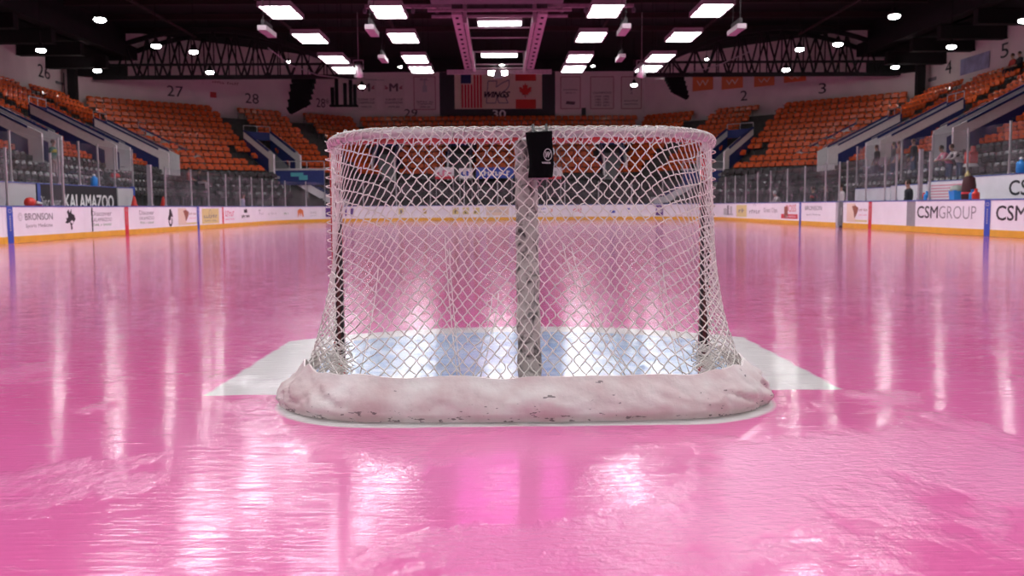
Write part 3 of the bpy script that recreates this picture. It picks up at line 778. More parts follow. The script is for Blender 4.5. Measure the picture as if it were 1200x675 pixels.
banner_part('flag_red_bar', 604, 628, 86, 95, M_redp, .05); banner_part('flag_red_bar', 604.5, 628, 116.5, 127.5, M_redp, .05)
leaf = [(.5, 1), (.58, .82), (.7, .88), (.68, .62), (.82, .72), (1, .7), (.93, .55), (.96, .45), (.72, .27), (.74, .18), (.53, .22), (.53, 0), (.47, 0), (.47, .22), (.26, .18), (.28, .27), (.04, .45), (.07, .55), (0, .7), (.18, .72), (.32, .62), (.3, .88), (.42, .82)]
c = wp(2, 615.5, 106) - bc; mb = MB(); put_poly(mb, leaf, (c.x, -.06, c.z), (1, 0, 0), (0, 0, 1), pxw(15), pxw(17), M_redp); mb.build('maple_leaf', t_)
K = [(.10, 1), (.48, 1), (.44, .72), (.72, .92), (1.0, 1.05), (1.0, .8), (.9, .62), (.72, .5), (.95, .0), (.55, 0), (.48, .3), (.42, 0), (.02, 0)]
c = wp(2, 583, 108) - bc; mb = MB()
for i in range(len(K)):
    a = K[i]; b = K[(i + 1) % len(K)]; W, H = pxw(27), pxw(25)
    mb.beam((c.x + (a[0] - .5) * W, -.06, c.z + (a[1] - .5) * H), (c.x + (b[0] - .5) * W, -.06, c.z + (b[1] - .5) * H), .07, .07, M_greyp)
put_text(mb, 'WINGS', (c.x - .02, -.12, c.z - pxw(3)), (1, 0, 0), (0, 0, 1), pxw(29), pxw(6.5), M_black, slant=.4, bold=.03)
mb.build('team_emblem', t_)
c = wp(2, 585, 133.5) - bc; mb = MB(); put_text(mb, '30', (c.x, -.03, c.z), (1, 0, 0), (0, 0, 1), pxw(15), pxw(8.5), M_white, bold=.015); mb.build('section_number_lettering', t_)
# championship banners
M_bcl = mat('banner_cloth', (.72, .63, .61), .8, var=.05); M_trimr = mat('banner_trim', (.40, .16, .17), .7); M_bprint = mat('banner_print', (.14, .10, .11), .7)
def champ(px0, px1, py0, py1, seg, label, rows, emblem=None, trim=True):
    a = wp(seg, px0, py1, .04); b = wp(seg, px1, py0, .04); c = wp(seg, (px0 + px1) / 2, (py0 + py1) / 2, .04)
    root = empty('wall_banner', c, 0, label, 'banner', None); W = (b - a).xy.length; H = abs(b.z - a.z)
    _, t, n = frame_of(seg); root.rotation_euler = (0, 0, math.atan2(t.y, t.x))
    mb = MB(); mb.box((0, 0, 0), (W, .01, H), M_bcl); mb.build('cloth', root)
    if trim:
        mb = MB()
        for sx in (-1, 1): mb.box((sx * W / 2, -.006, 0), (.06, .012, H), M_trimr)
        for sz in (-1, 1): mb.box((0, -.006, sz * H / 2), (W, .012, .06), M_trimr)
        mb.build('trim_edge', root)
    mb = MB()
    for (txt, z, wf, hf) in rows: put_text(mb, txt, (0, -.012, z * H), (1, 0, 0), (0, 0, 1), wf * W, hf * H, M_bprint, bold=.01)
    mb.build('lettering', root)
    if emblem:
        mb = MB(); emblem(mb, W, H); mb.build('emblem', root)
    return root
def em_m(mb, W, H):
    put_text(mb, 'M', (0, -.014, .22 * H), (1, 0, 0), (0, 0, 1), .36 * W, .24 * H, M_bprint, bold=.03)
    for s in (-1, 1): put_poly(mb, [(0, .3), (.6, 1), (1, .9), (.6, .5), (1, .1), (.3, 0)], (s * .34 * W, -.014, .22 * H), (s, 0, 0), (0, 0, 1), .2 * W, .12 * H, M_trimr)
def em_cup(mb, W, H):
    put_poly(mb, [(.2, 0), (.8, 0), (.75, .5), (.6, .55), (.65, 1), (.35, 1), (.4, .55), (.25, .5)], (0, -.014, .22 * H), (1, 0, 0), (0, 0, 1), .4 * W, .38 * H, M_lgrey)
def em_bar(mb, W, H):
    put_poly(mb, [(0, .2), (.9, 0), (1, .8), (.1, 1)], (0, -.014, -.32 * H), (1, 0, 0), (0, 0, 1), .5 * W, .12 * H, M_bprint)
champ(417, 441, 92, 129.5, 2, 'pale M banner left of the 29, leftmost of the pair', [('TURNER CUP', -.16, .8, .07), ('CHAMPIONS', -.26, .8, .07), ('1978-79', -.39, .5, .06)], em_m, False)
champ(449, 474, 92, 129.5, 2, 'pale M banner nearer the number 29', [('TURNER CUP', -.16, .8, .07), ('CHAMPIONS', -.26, .8, .07), ('1979-80', -.39, .5, .06)], em_m, False)
champ(485.5, 510, 90, 128.5, 2, 'pale cup trophy banner with red edge, left of black field', [('IHL', .42, .4, .07), ('COLONIAL CUP', -.26, .8, .05), ('CHAMPIONS', -.33, .7, .05), ('2005-06', -.42, .5, .05)], em_cup)
champ(657, 680, 90, 127.5, 2, 'pale banner with blue top mark, right of black field', [('CONFERENCE', .1, .75, .05), ('2010-11', 0, .5, .05)], em_bar)
champ(692, 719, 90, 127.5, 2, 'pale banner with columns of years above the number 1', [('CHAMPIONS', .0, .8, .06), ('1979  1995', -.12, .6, .06), ('1980  1997', -.21, .6, .06), ('1982  2001', -.30, .6, .06), ('1983  2011', -.39, .6, .06)])
champ(728, 751.5, 90, 127.5, 2, 'pale narrow red edged banner right of the years banner', [('1', .12, .1, .08), ('2', .0, .12, .08), ('RETIRED', -.25, .7, .05), ('NUMBERS', -.35, .7, .05)])
champ(757, 785, 98, 125, 2, 'pale banner with dark ship like print above the 1 star', [('HALL', .3, .4, .1)], lambda mb, W, H: put_poly(mb, [(0, 0), (1, 0), (.95, .3), (.9, .9), (.7, .5), (.6, 1), (.45, .5), (.3, .8), (.1, .3)], (0, -.014, -.12 * H), (1, 0, 0), (0, 0, 1), .95 * W, .7 * H, M_bprint), False)
# orange pennants on the right corner wall, small signs
def sign(seg, px0, px1, py0, py1, label, mt, txt=None, tmt=M_white, name='wall_sign', frame=None):
    a = wp(seg, px0, py1, .05); b = wp(seg, px1, py0, .05); c = wp(seg, (px0 + px1) / 2, (py0 + py1) / 2, .05)
    root = empty(name, c, 0, label, 'sign' if name != 'pennant' else 'pennant'); W = (b - a).xy.length
    za = wp(seg, (px0 + px1) / 2, py1).z; zb = wp(seg, (px0 + px1) / 2, py0).z; H = zb - za
    _, t, n = frame_of(seg); root.rotation_euler = (0, 0, math.atan2(t.y, t.x))
    mb = MB(); mb.box((0, 0, 0), (W, .03, H), mt); mb.build('face', root)
    if txt: mb = MB(); put_text(mb, txt, (0, -.02, 0), (1, 0, 0), (0, 0, 1), W * .6, H * .4, tmt); mb.build('lettering', root)
    return root
for i, (x0, x1, y0, y1) in enumerate(((812, 836, 89, 106), (846, 871, 88.5, 104), (884, 908, 88, 101), (919, 945, 86, 96))):
    sign(3, x0, x1, y0, y1, ['red orange W pennant nearest the middle wall', 'second red orange W pennant from the middle wall', 'third red orange W pennant from the middle wall', 'red orange W pennant farthest from middle wall'][i], M_org, 'W', M_cream, 'pennant')
sign(0, 75, 94, 88.5, 113, 'black framed sign between 26 and 26 star', M_black)
sign(0, 65, 74, 96, 99, 'thin grey plate left of the black framed sign', M_greyp)
sign(1, 246, 253, 108, 114.5, 'small red notice between 27 and 28', M_redl)
sign(1, 238, 290, 93.5, 101, 'faint script sign on wall above 27 and 28', M_wall, 'Wings Event', M_brown)
sign(4, 1080, 1086, 84, 92, 'small red notice left of the 4', M_redl)
sign(4, 1088, 1098, 91, 95, 'thin grey plate under the red notice', M_greyp)
sign(4, 1126, 1160, 65, 84, 'pale blue mural with dark round mark between 4 and 5', mat('mural', (.30, .32, .50), .7, var=.3, scale=1.5))

# ------------------------------------------------------------------ CEILING AND STEEL
mb = MB(); mb.box((0, 30, 12.7), (49, 85, .3), M_ceil); tag(mb.build('ceiling'), kind='structure')
mb = MB()
for s in (-1, 1): mb.box((s * 26.2, 26, 10.9), (5.5, 62, .8), M_ceil)
tag(mb.build('ceiling_side_bays'), kind='structure')
mb = MB()
for s in (-1, 1): mb.box((s * 24.3, 26, 11.6), (.3, 62, 2.2), M_ceil)
mb.box((0, CY + 74.6, 12.0), (24, .2, 1.0), M_ceil)
tag(mb.build('trim_1_roof_step'), kind='structure')
# girders stepping along the side walls
for s, nm in ((-1, 'left'), (1, 'right')):
    for i, d in enumerate((46.9, 50.8, 54.2, 57.6, 60.5)):
        mb = MB(); z0 = [9.75, 9.7, 9.62, 9.4, 9.3][i]
        mb.box((0, 0, .35), (3.6, .45, .7), M_beam); mb.box((0, 0, 0), (3.6, .6, .06), M_beam)
        tag(mb.build('roof_girder', loc=(s * 25.5, CY + d, z0 + .03)), f'dark roof girder end meeting the {nm} upper wall', 'girder', f'girders along {nm} wall')
# the end truss across the hall
def truss(x0, x1, y, zb, zt_fn, n, label):
    root = empty('roof_truss', (0, y, zb), 0, label, 'truss')
    mb = MB(); mb.beam((x0, 0, 0), (x1, 0, 0), .22, .22, M_beam); mb.build('bottom_chord', root)
    mb = MB(); mb.beam((x0, 0, .8), (x1, 0, .8), .14, .14, M_beam); mb.build('middle_chord', root)
    mb = MB(); N = n * 2
    P = [(x0 + (x1 - x0) * i / N) for i in range(N + 1)]
    for i in range(N): mb.beam((P[i], 0, zt_fn(P[i]) - zb), (P[i + 1], 0, zt_fn(P[i + 1]) - zb), .26, .26, M_beam)
    mb.build('top_chord', root)
    mb = MB()
    for i in range(N):
        a = (P[i], 0, 0 if i % 2 == 0 else zt_fn(P[i]) - zb); b = (P[i + 1], 0, 0 if i % 2 else zt_fn(P[i + 1]) - zb)
        mb.beam(a, b, .10, .10, M_beam)
        if i % 2: mb.beam((P[i], 0, 0), (P[i], 0, zt_fn(P[i]) - zb), .07, .07, M_beam)
    mb.build('web', root); return root
zt = lambda x: 10.2 + 1.9 * max(0, 1 - (abs(abs(x) - 18.5) / 7.5) ** 2)
truss(-25.6, -9, CY + 60, 9.15, zt, 12, 'dark lattice roof truss over the left corner stand')
truss(9, 25.6, CY + 60, 9.15, zt, 12, 'dark lattice roof truss over the right corner stand')
truss(-25.2, -9, CY + 63, 9.6, lambda x: zt(x) + .2, 10, 'second lattice truss behind the left one')
truss(9, 25.2, CY + 63, 9.6, lambda x: zt(x) + .2, 10, 'second lattice truss behind the right one')
for s, nm in ((-1, 'left'), (1, 'right')):
    mb = MB(); mb.box((0, 0, 1.55), (.5, .4, 3.3), M_beam); mb.box((0, .05, -.05), (.7, .5, .1), M_beam)
    tag(mb.build('steel_column', loc=(s * 26.55, CY + 59.2, 7.55)), f'dark steel column in the {nm} rear corner', 'column')
M_purl = mat('purlin_rust', (.03, .012, .014), .9)
for i in range(12):
    d = 16 + 4.1 * i; mb = MB(); mb.box((0, 0, 0), (48, .16, .3), M_purl); mb.box((0, 0, -.16), (48, .3, .03), M_purl)
    tag(mb.build('roof_purlin', loc=(0, CY + d, 12.3)), 'dark red brown purlin crossing under the black roof', 'roof beam', 'purlins across the roof')
for i, x in enumerate((-19, -12.5, -6.3, 6.3, 12.5, 19)):
    mb = MB(); mb.box((0, 0, 0), (.12, 56, .12), M_purl)
    tag(mb.build('roof_conduit', loc=(x, 27, 11.6)), 'thin rust coloured pipe running lengthwise under the roof', 'pipe', 'lengthwise roof pipes')

# ------------------------------------------------------------------ RINK LAMPS
ZL = 8.44
def lamp_proto():
    root = empty('rink_lamp', (0, 0, 0), 0, 'bright rectangular rink lamp hanging under the roof', 'ceiling lamp', 'rink lamps in four columns')
    for sy in (-1, 1):
        mb = MB(); mb.box((0, sy * .66, 0), (1.14, 1.02, .012), M_lamp); mb.build('lens', root)
    mb = MB(); mb.box((0, 0, .12), (1.26, 2.46, .10), M_hous)
    for sx in (-1, 1): mb.box((sx * .61, 0, .02), (.05, 2.46, .10), M_hous)
    for sy in (-1, 0, 1): mb.box((0, sy * 1.2, .02), (1.26, .06, .10), M_hous)
    mb.build('housing', root)
    mb = MB()
    for sx in (-.4, .4): mb.tube([(sx, 0, .17), (sx, 0, 4.1)], .012, M_beam, 5)
    mb.build('hanger', root)
    return root
lp = lamp_proto(); lk = kids(lp); first = True
cols = (('outer left', -8.35), ('inner left', -4.2), ('inner right', 4.2), ('outer right', 8.35))
for cn, x in cols:
    for k in range(-7, 4):
        d = [36.9, 42.5, 48.5, 52.2][k] if k >= 0 else 36.9 + 5.8 * k
        if first: o = lp; first = False
        else: o = copy_tree(lp, ch=lk)
        o.location = (x - .1, CY + d, ZL)
        if k >= 0: o['label'] = f'bright rectangular rink lamp, {["nearest", "second", "third", "farthest"][k]} visible in the {cn} column'
        else: o['label'] = f'rectangular rink lamp of the {cn} column above the near ice'
for i, d in enumerate((39.4, 47.6)):
    root = empty('strip_lamp', (0, CY + d, ZL), 0, ['nearer long strip lamp inside the pink rig frame', 'farther long strip lamp inside the pink rig frame'][i], 'ceiling lamp')
    mb = MB(); mb.box((0, 0, 0), (1.75, .75, .02), M_lamp); mb.build('lens', root)
    mb = MB(); mb.box((0, 0, .12), (1.85, .85, .16), M_hous); mb.build('housing', root)
    mb = MB()
    for sx in (-.6, .6): mb.tube([(sx, 0, .2), (sx, 0, 4.1)], .015, M_beam, 5)
    mb.build('hanger', root)
# high-bay lamps round the stands
hb = []
for (px, py, d) in ((117, 22, 38), (48, 58, 47), (183, 53, 46), (227, 60, 50), (114, 82, 57), (246, 84, 57), (424, 101, 66), (743, 99, 66), (921, 81, 57), (937, 57, 50), (982, 51, 46),
                    (1048, 18, 38), (1115, 54, 47), (1049, 78, 57), (1200, 23, 40), (338, 72, 60), (828, 69, 60), (695, 77, 60), (469, 78, 60), (588, 75.5, 52)):
    p = on_y(px, py, CY + d); small = px in (338, 828, 695, 469, 588)
    where = ('left' if px < 584 else 'right')
    hb.append((p, small, px, py, where))
def hb_proto(s_):
    root = empty('high_bay_lamp', (0, 0, 0))
    mb = MB(); mb.lathe([(.0, .02), (.20 * s_, .0), (.22 * s_, -.04 * s_), (.18 * s_, -.10 * s_), (.05, -.14 * s_)], (0, 0, 0), M_hb, 12); mb.build('lens', root, True)
    mb = MB(); mb.lathe([(.24 * s_, .01), (.2 * s_, .08), (.09 * s_, .22 * s_), (.08 * s_, .3 * s_), (.02, .34 * s_)], (0, 0, 0), M_beam, 12); mb.build('reflector', root, True)
    return root
pb = hb_proto(1.05); pbk = kids(pb); ps = hb_proto(.55); psk = kids(ps); ub = us = False
order = {}
for p, small, px, py, where in hb:
    if small: o = ps if not us else copy_tree(ps, ch=psk); us = True
    else: o = pb if not ub else copy_tree(pb, ch=pbk); ub = True
    mb = MB(); mb.tube([(0, 0, .1), (0, 0, 12.56 - p.z)], .015, M_beam, 5); mb.build('cord', o)
    o.location = p; tag(o, None, 'ceiling lamp', 'small round roof lamps')
    ref = min(W2, key=lambda q: (q[1] - px) ** 2 + (q[2] - py) ** 2)
    o['label'] = {117: 'round roof lamp highest over the left stand', 48: 'round roof lamp above the section 26 number', 183: 'round roof lamp left above the corner truss', 227: 'small pair lamp just right of the left truss lamp',
                  114: 'round roof lamp in the left rear corner', 246: 'round roof lamp hanging before the left truss chord', 424: 'round roof lamp before the left M banner', 743: 'round roof lamp before the narrow retired banner',
                  921: 'round roof lamp before the right truss chord', 937: 'round lamp at the right truss top', 982: 'round roof lamp right above the corner truss', 1048: 'round roof lamp highest over the right stand',
                  1115: 'round roof lamp above the section 4 number', 1049: 'round roof lamp in the right rear corner', 1200: 'round roof lamp cut by the right frame edge', 338: 'tiny round lamp under roof, above the left speaker',
                  828: 'tiny round lamp beside the right trusses', 695: 'tiny round lamp beside the inner right column', 469: 'tiny round lamp beside the inner left column', 588: 'tiny lamp just below the farther strip lamp'}[px]
# pink-lit ceiling boxes
for i, (px, py, lb) in enumerate(((313, 37, 'outer left row, near'), (436, 36, 'inner left row, near'), (449, 69, 'inner left row, far'), (731, 35, 'inner right row, near'), (727, 68, 'inner right row, far'), (863, 35, 'outer right row, near'))):
    d = 33 if py < 50 else 44; p = on_y(px, py, CY + d); mb = MB(); mb.box((0, 0, 0), (.30, 1.5, .16), M_steel); mb.box((0, 0, .2), (.1, 1.2, .2), M_beam)
    for yy in (-.5, .5): mb.tube([(0, yy, .1), (0, yy, 12.56 - p.z)], .012, M_beam, 5)
    o = mb.build('ceiling_heater', loc=p); tag(o, 'long pale box hanging from the roof, ' + lb, 'heater', 'long boxes under the roof')

# ------------------------------------------------------------------ RIG FRAME, SCOREBOARD, SPEAKERS
t_ = empty('hoist_frame', (0, CY + 37.6, 8.55), 0, 'pink lit steel hoist frame hanging over the middle of the rink', 'rig')
mb = MB(); mb.beam((-2.85, 0, .08), (2.85, 0, .08), .10, .10, M_steel); mb.beam((-2.75, .8, -.0), (2.75, .8, -.0), .10, .10, M_steel); mb.build('front_rail', t_)
mb = MB(); mb.beam((-2.95, 15.7, -.1), (2.95, 15.7, -.1), .14, .26, M_steel); mb.build('rear_rail', t_)
for s in (-1, 1):
    mb = MB(); mb.box((s * 1.72, 7.6, 0), (.40, 14.8, .10), M_steel)
    for k in range(12): mb.box((s * 1.72, .8 + k * 1.2, -.07), (.12, .10, .06), M_beam)
    mb.build('side_rail', t_)
    mb = MB(); mb.beam((s * 1.38, .3, -.1), (s * 1.38, 15, -.1), .14, .2, M_steel); mb.build('inner_rail', t_)
    mb = MB()
    for yy in (.4, 14.8): mb.beam((s * 1.4, yy, -.35), (s * 1.4, yy, .9), .16, .16, M_steel)
    mb.build('corner_post', t_)
for yy in (3.2, 5.6, 9.4, 13.5, 14.9):
    mb = MB(); mb.beam((-1.5, yy, 0), (1.5, yy, 0), .06, .06, M_steel); mb.build('cross_tube', t_)
for sx in (-1.5, 1.5):
    for yy in (.4, 14.8): mb = MB(); mb.tube([(sx, yy, .3), (sx, yy, 4.0)], .02, M_beam, 5); mb.build('hoist_cable', t_)
# cross pipes at the sides of the frame
for s, nm in ((-1, 'left'), (1, 'right')):
    mb = MB(); mb.beam((0, 0, 0), (s * 3.6, 0, 0), .14, .14, M_steel); mb.beam((0, 0, .35), (s * 3.6, 0, .35), .06, .06, M_steel)
    for k in range(4): mb.lathe([(.05, 0), (.09, -.1), (.07, -.2)], (s * (.6 + k), 0, -.07), M_dgrey, 8)
    tag(mb.build('light_bar', loc=(s * 2.0, CY + 39.6, 9.2)), f'dull pink light bar beside the {nm} end of the hoist frame', 'light bar')
# centre-hung scoreboard above the picture; its screens mirror in the wet ice
t_ = empty('scoreboard', (-.1, CY + 30.6, 7.95), 0, 'centre hung scoreboard whose magenta screens mirror in the ice', 'scoreboard')
M_scr = emat('screen_magenta', (1.0, .16, .72), 5.0)
mb = MB(); mb.box((0, 1.4, 1.2), (4.6, 2.6, 2.4), M_black); mb.build('housing', t_)
mb = MB(); mb.box((-.35, .08, 1.2), (2.3, .04, 2.1), M_scr); mb.build('main_screen', t_)
mb = MB(); mb.box((1.75, .08, 1.2), (.75, .04, 2.1), M_scr); mb.build('side_screen', t_)
for x in (-1.8, 1.8): mb = MB(); mb.tube([(x, 1.4, 2.4), (x, 1.4, 4.6)], .03, M_steel, 6); mb.build('hoist_cable', t_)
M_blk = mat('speaker_black', (.006, .005, .006), .9, spec=.1)
def speaker(px0, px1, py0, py1, d, label, tilt):
    a = on_y(px0, py1, CY + d); b = on_y(px1, py0, CY + d); W = b.x - a.x; H = b.z - a.z; c = (a + b) / 2
    root = empty('speaker_array', (c.x, c.y, c.z), 0, label, 'speaker'); n = 5
    for k in range(n):
        z = H / 2 - H * (k + .5) / n; mb = MB(); off = tilt * (z / H) * .45
        mb.box((off, 0, z), (W * .85, .7, H / n * 1.0), M_blk, Matrix.Rotation(-tilt * .12 * k, 3, 'Y')); mb.box((off, -.36, z), (W * .7, .02, H / n * .7), M_blk)
        mb.build('speaker_box', root)
    mb = MB(); mb.tube([(tilt * .45, 0, H / 2), (tilt * .6, 0, H / 2 + 1.5)], .03, M_beam, 6); mb.build('cable', root); return root
speaker(338, 368, 90, 128, 62, 'tall black speaker stack hanging before the 28 star wall', 1)
speaker(781, 806, 90, 112, 62, 'small black speaker stack hanging right of the ship banner', -1)
mb = MB(); mb.box((0, 0, 0), (2.0, .6, .12), M_blk)
for x, h in ((-.8, 1.3), (-.5, 1.9), (.1, 1.6), (.5, 2.1), (.8, 1.5)): mb.box((x, 0, h / 2), (.22, .3, h), M_blk)
mb.box((0, 0, 2.1), (2.0, .1, .08), M_beam)
tag(mb.build('equipment_platform', loc=on_y(403, 124, CY + 68)), 'dark equipment platform hanging left of the M banners', 'platform')
for px, nm in ((420, 'left'), (752, 'right')):
    p = on_y(px, 82, CY + 50.3); root = empty('spotlight', p, 0, f'pale spotlight beside the farthest {nm} outer lamp', 'spotlight')
    mb = MB(); mb.lathe([(.06, .35), (.18, .3), (.2, -.1), (.26, -.35)], (0, 0, 0), M_alu, 12, Matrix.Rotation(.5, 3, 'X')); mb.build('barrel', root, True)
    mb = MB(); mb.beam((-.26, 0, 0), (-.26, 0, .5), .04, .04, M_steel); mb.beam((.26, 0, 0), (.26, 0, .5), .04, .04, M_steel); mb.beam((-.26, 0, .5), (.26, 0, .5), .04, .04, M_steel); mb.tube([(0, 0, .5), (0, 0, 3)], .02, M_steel, 5); mb.build('yoke', root)
for px in (576, 591):
    p = on_y(px, 85.5, CY + 51.5); root = empty('work_light', p, 0, ('left' if px < 580 else 'right') + ' square work light under the rear rig rail', 'lamp')
    mb = MB(); mb.box((0, 0, 0), (.33, .10, .22), M_hb); mb.build('lens', root)
    mb = MB(); mb.box((0, .12, 0), (.37, .12, .26), M_dgrey); mb.build('housing', root)
mb = MB(); mb.box((0, 0, 0), (.45, .4, .35), M_dgrey); mb.box((0, 0, .25), (.1, .1, .3), M_dgrey)
tag(mb.build('control_box', loc=on_y(583.5, 88, CY + 51.5)), 'dark control box between the two square work lights', 'box')
def cable(pts, label, r=.03):
    P = [on_y(a, b, CY + d) for a, b, d in pts]; Q = []
    for i in range(len(P) - 1):
        for k in range(6): Q.append(P[i].lerp(P[i + 1], k / 6))
    Q.append(P[-1]); o0 = Q[0].copy(); mb = MB(); mb.tube([q - o0 for q in Q], r, M_alu, 5)
    tag(mb.build('overhead_cable', loc=o0), label, 'cable')
cable([(314, 56, 50), (340, 76, 52), (372, 88, 55), (410, 93, 60), (450, 94, 66)], 'thin cable sagging from the left roof to the far wall')
cable([(768, 93, 66), (800, 88, 62), (840, 77, 56), (880, 60, 50)], 'thin cable rising from the far wall to the right roof')

# ------------------------------------------------------------------ THE GOAL
goal = empty('hockey_goal', (0, 0, 0), 0, 'red framed hockey goal with white net seen from behind', 'hockey goal')
PR = .030
def arcpts(a, b, n): return [a + (b - a) * i / n for i in range(n + 1)]
XP = .945
for s in (-1, 1):
    mb = MB(); mb.tube([(s * XP, 0, .0), (s * XP, 0, 1.165)], PR, M_red, 16); mb.build('post', goal, True)
mb = MB()
cp = [(-XP, 0, 1.165)] + [(-XP + .07 - .07 * cos(a), 0, 1.165 + .07 * sin(a)) for a in arcpts(.2, pi / 2, 6)] + [(XP - .07 + .07 * sin(a), 0, 1.165 + .07 * cos(a)) for a in arcpts(0, pi / 2 - .2, 6)] + [(XP, 0, 1.165)]
mb.tube(cp, PR, M_red, 16); mb.build('crossbar', goal, True)
ZC = 1.235
# top U frame
DT = .50                      # depth of the top shelf
ZB = 1.220
def top_path(u):
    """u in -1..1 : from left post round the back to the right post"""
    a = abs(u); s = 1 if u > 0 else -1
    W, D, rc = .93, DT, .38
    # three pieces: back straight (0..bs), corner, side
    bs = W - rc; ca = rc * pi / 2; sd = D - rc; tot = bs + ca + sd; q = a * tot
    zd = ZB - .050 * max(0, (a - .45) / .55) ** 1.6
    if q < bs: return Vector((s * q, -D, zd))
    q -= bs
    if q < ca: t = q / rc; return Vector((s * (bs + rc * sin(t)), -(D - rc + rc * cos(t)), zd))
    q -= ca; k = q / sd if sd else 0
    return Vector((s * (W + .01 * k), -(sd - q), zd))
def base_path(u, W=1.03, D=.93, grow=0):
    a = abs(u); s = 1 if u > 0 else -1
    rc = .46; W += grow; D += grow; rc += grow
    bs = W - rc; ca = rc * pi / 2; sd = sqrt((D - rc) ** 2 + (W - XP) ** 2); tot = bs + ca + sd; q = a * tot
    if q < bs: return Vector((s * q, -D + .02 * (q / bs) ** 2, 0))
    q -= bs
    if q < ca: t = q / rc; return Vector((s * (bs + rc * sin(t)), -(D - rc + rc * cos(t)) + .02 * (1 - t / (pi / 2)), 0))
    q -= ca; k = min(1, q / sd); return Vector((s * (W + (XP - W) * k), -(D - rc) * (1 - k), 0))
mb = MB(); mb.tube([top_path(-1 + 2 * i / 80) for i in range(81)], .022, M_pipe, 12); mb.build('top_frame', goal, True)
mb = MB(); mb.tube([base_path(-1 + 2 * i / 100) + Vector((0, 0, .03)) for i in range(101)], .026, M_pipe, 12); mb.build('base_frame', goal, True)
# centre support and its pad
mb = MB(); cs = [Vector((0, -.10 - .0, 1.21)), Vector((0, -.40, 1.20)), Vector((0, -.43, 1.12)), Vector((0, -.46, .9)), Vector((0, -.56, .45)), Vector((0, -.72, .06))]
mb.tube(cs, .02, M_pipe, 10); mb.build('centre_support', goal, True)
def pad_mat():
    m = bpy.data.materials.new('worn_pad'); m.use_nodes = True; n, l = nodes_of(m); b = n['Principled BSDF']; b.inputs['Roughness'].default_value = .6
    tc = n.new('ShaderNodeTexCoord'); t = n.new('ShaderNodeTexNoise'); t.inputs['Scale'].default_value = 22; t.inputs['Detail'].default_value = 6; t.inputs['Distortion'].default_value = 1.0
    l.new(tc.outputs['Object'], t.inputs['Vector']); r = n.new('ShaderNodeValToRGB'); e = r.color_ramp.elements
    e[0].position = .33; e[0].color = (.05, .045, .045, 1); e[1].position = .52; e[1].color = (.50, .45, .43, 1); x = e.new(.42); x.color = (.27, .24, .23, 1)
    l.new(t.outputs['Fac'], r.inputs['Fac']); l.new(r.outputs['Color'], b.inputs['Base Color'])
    bp = n.new('ShaderNodeBump'); bp.inputs['Distance'].default_value = .01; bp.inputs['Strength'].default_value = .6; l.new(t.outputs['Fac'], bp.inputs['Height']); l.new(bp.outputs[0], b.inputs['Normal'])
    return m
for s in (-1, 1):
    mb = MB(); mb.box((s * (XP - .010), -.045, .55), (.046, .02, .92), M_rubber); mb.box((s * (XP - .010), -.056, .55), (.016, .006, .92), mat('shaded_post_red', (.10, .01, .012), .5)); mb.build('post_shade_strip', goal)  # shade and dark reflections on the posts, built as black strips with dark red ridge

# netting: strands of knotted diamonds on the surface between top frame and base
tot_t = (.93 - .38) + .38 * pi / 2 + (DT - .38)
def back_pt(u, v):
    """u -1..1, v 0 (top) .. 1 (bottom)"""
    a = abs(u); s = 1 if u > 0 else -1
    T = top_path(u); 
    qt = a * tot_t; qb = qt if qt < .62 else .62 + (1.786 - .62) * (qt - .62) / (tot_t - .62)
    B = base_path(s * min(1, qb / 1.786), 1.04, .94)
    if v < 0:
        e = (T - Vector((0, -.12, T.z))); e.z = 0; e.normalize(); an = min(pi * .6, -v * 38 * .45)
        return T + e * (.027 * cos(an)) + Vector((0, 0, .027 * sin(an)))
    z = T.z + (.08 - T.z) * v
    # horizontal blend: steep near the top, flaring close to the ice
    k = .35 * v + .65 * v ** 2.6
    kx = v ** 3.2
    side = max(0, min(1, (a - .45) / .3)); kk = k * (1 - side) + (k * .6 + kx * .4) * side
    x = T.x + (B.x - T.x) * (kk if a < .5 else kx * .8 + kk * .2); y = T.y + (B.y - T.y) * kk
    # slack
    y -= .026 * (1 - side) * (1 - v); x += s * .004 * side * (1 - v)
    wv = .012 * sin(u * 23 + v * 4) * sin(pi * v)
    x += wv; y += wv * .7
    z += .012 * sin(u * 17 + 1) * v * (1 - v) * 4 - .05 * (1 - cos(min(1, a / .9) * pi)) * .5 * sin(pi * v)
    return Vector((x, y, z))
# reparametrise u so cells are even in the middle and bunched round the corners
NC = 48; NV = 38                     # cells each side of the middle, rows
def umap(j):
    a = abs(j); s = 1 if j > 0 else -1
    c = 24 * .0258
    if a <= 24: q = a * .0258
    else: q = c + (tot_t - c) * (a - 24) / (NC - 24)
    return s * min(1, q / tot_t)
rn = random.Random(3)
def strands(mb, fn, n0, n1, nrows, r, sub=8, jit=.002, roundness=.55, shift=None, lead=0):
    jt = {}
    for j in range(n0, n1 + 1):
        runs = [[]]
        for q in range(-lead * sub, nrows * sub + 1):
            b = q / sub
            ph = b + (j % 2)
            tri = abs(((ph) % 2) - 1) * 2 - 1          # 1..-1..1
            wv = cos(pi * ph)
            off = .5 * ((1 - roundness) * tri + roundness * wv) * .96
            jj = max(n0, min(n1, j + off))
            vv = (b + (shift(jj) * (1 - max(0, b) / nrows) if shift else 0)) / nrows
            if vv < (-3.2 / nrows if shift else 0) or vv > 1.0:
                if runs[-1]: runs.append([])
                continue
            p = fn(jj, vv)
            key = (round(j + off * 2), round(b))
            if key not in jt: jt[key] = Vector((rn.gauss(0, jit), rn.gauss(0, jit), rn.gauss(0, jit * 1.5)))
            w_ = abs(cos(pi * b)) ** 2 * (1 if vv > 0 else 0)
            runs[-1].append(p + jt[key] * w_)
        for pts_ in runs:
            if len(pts_) > 2: mb.tube(pts_, r, M_cord, 5)
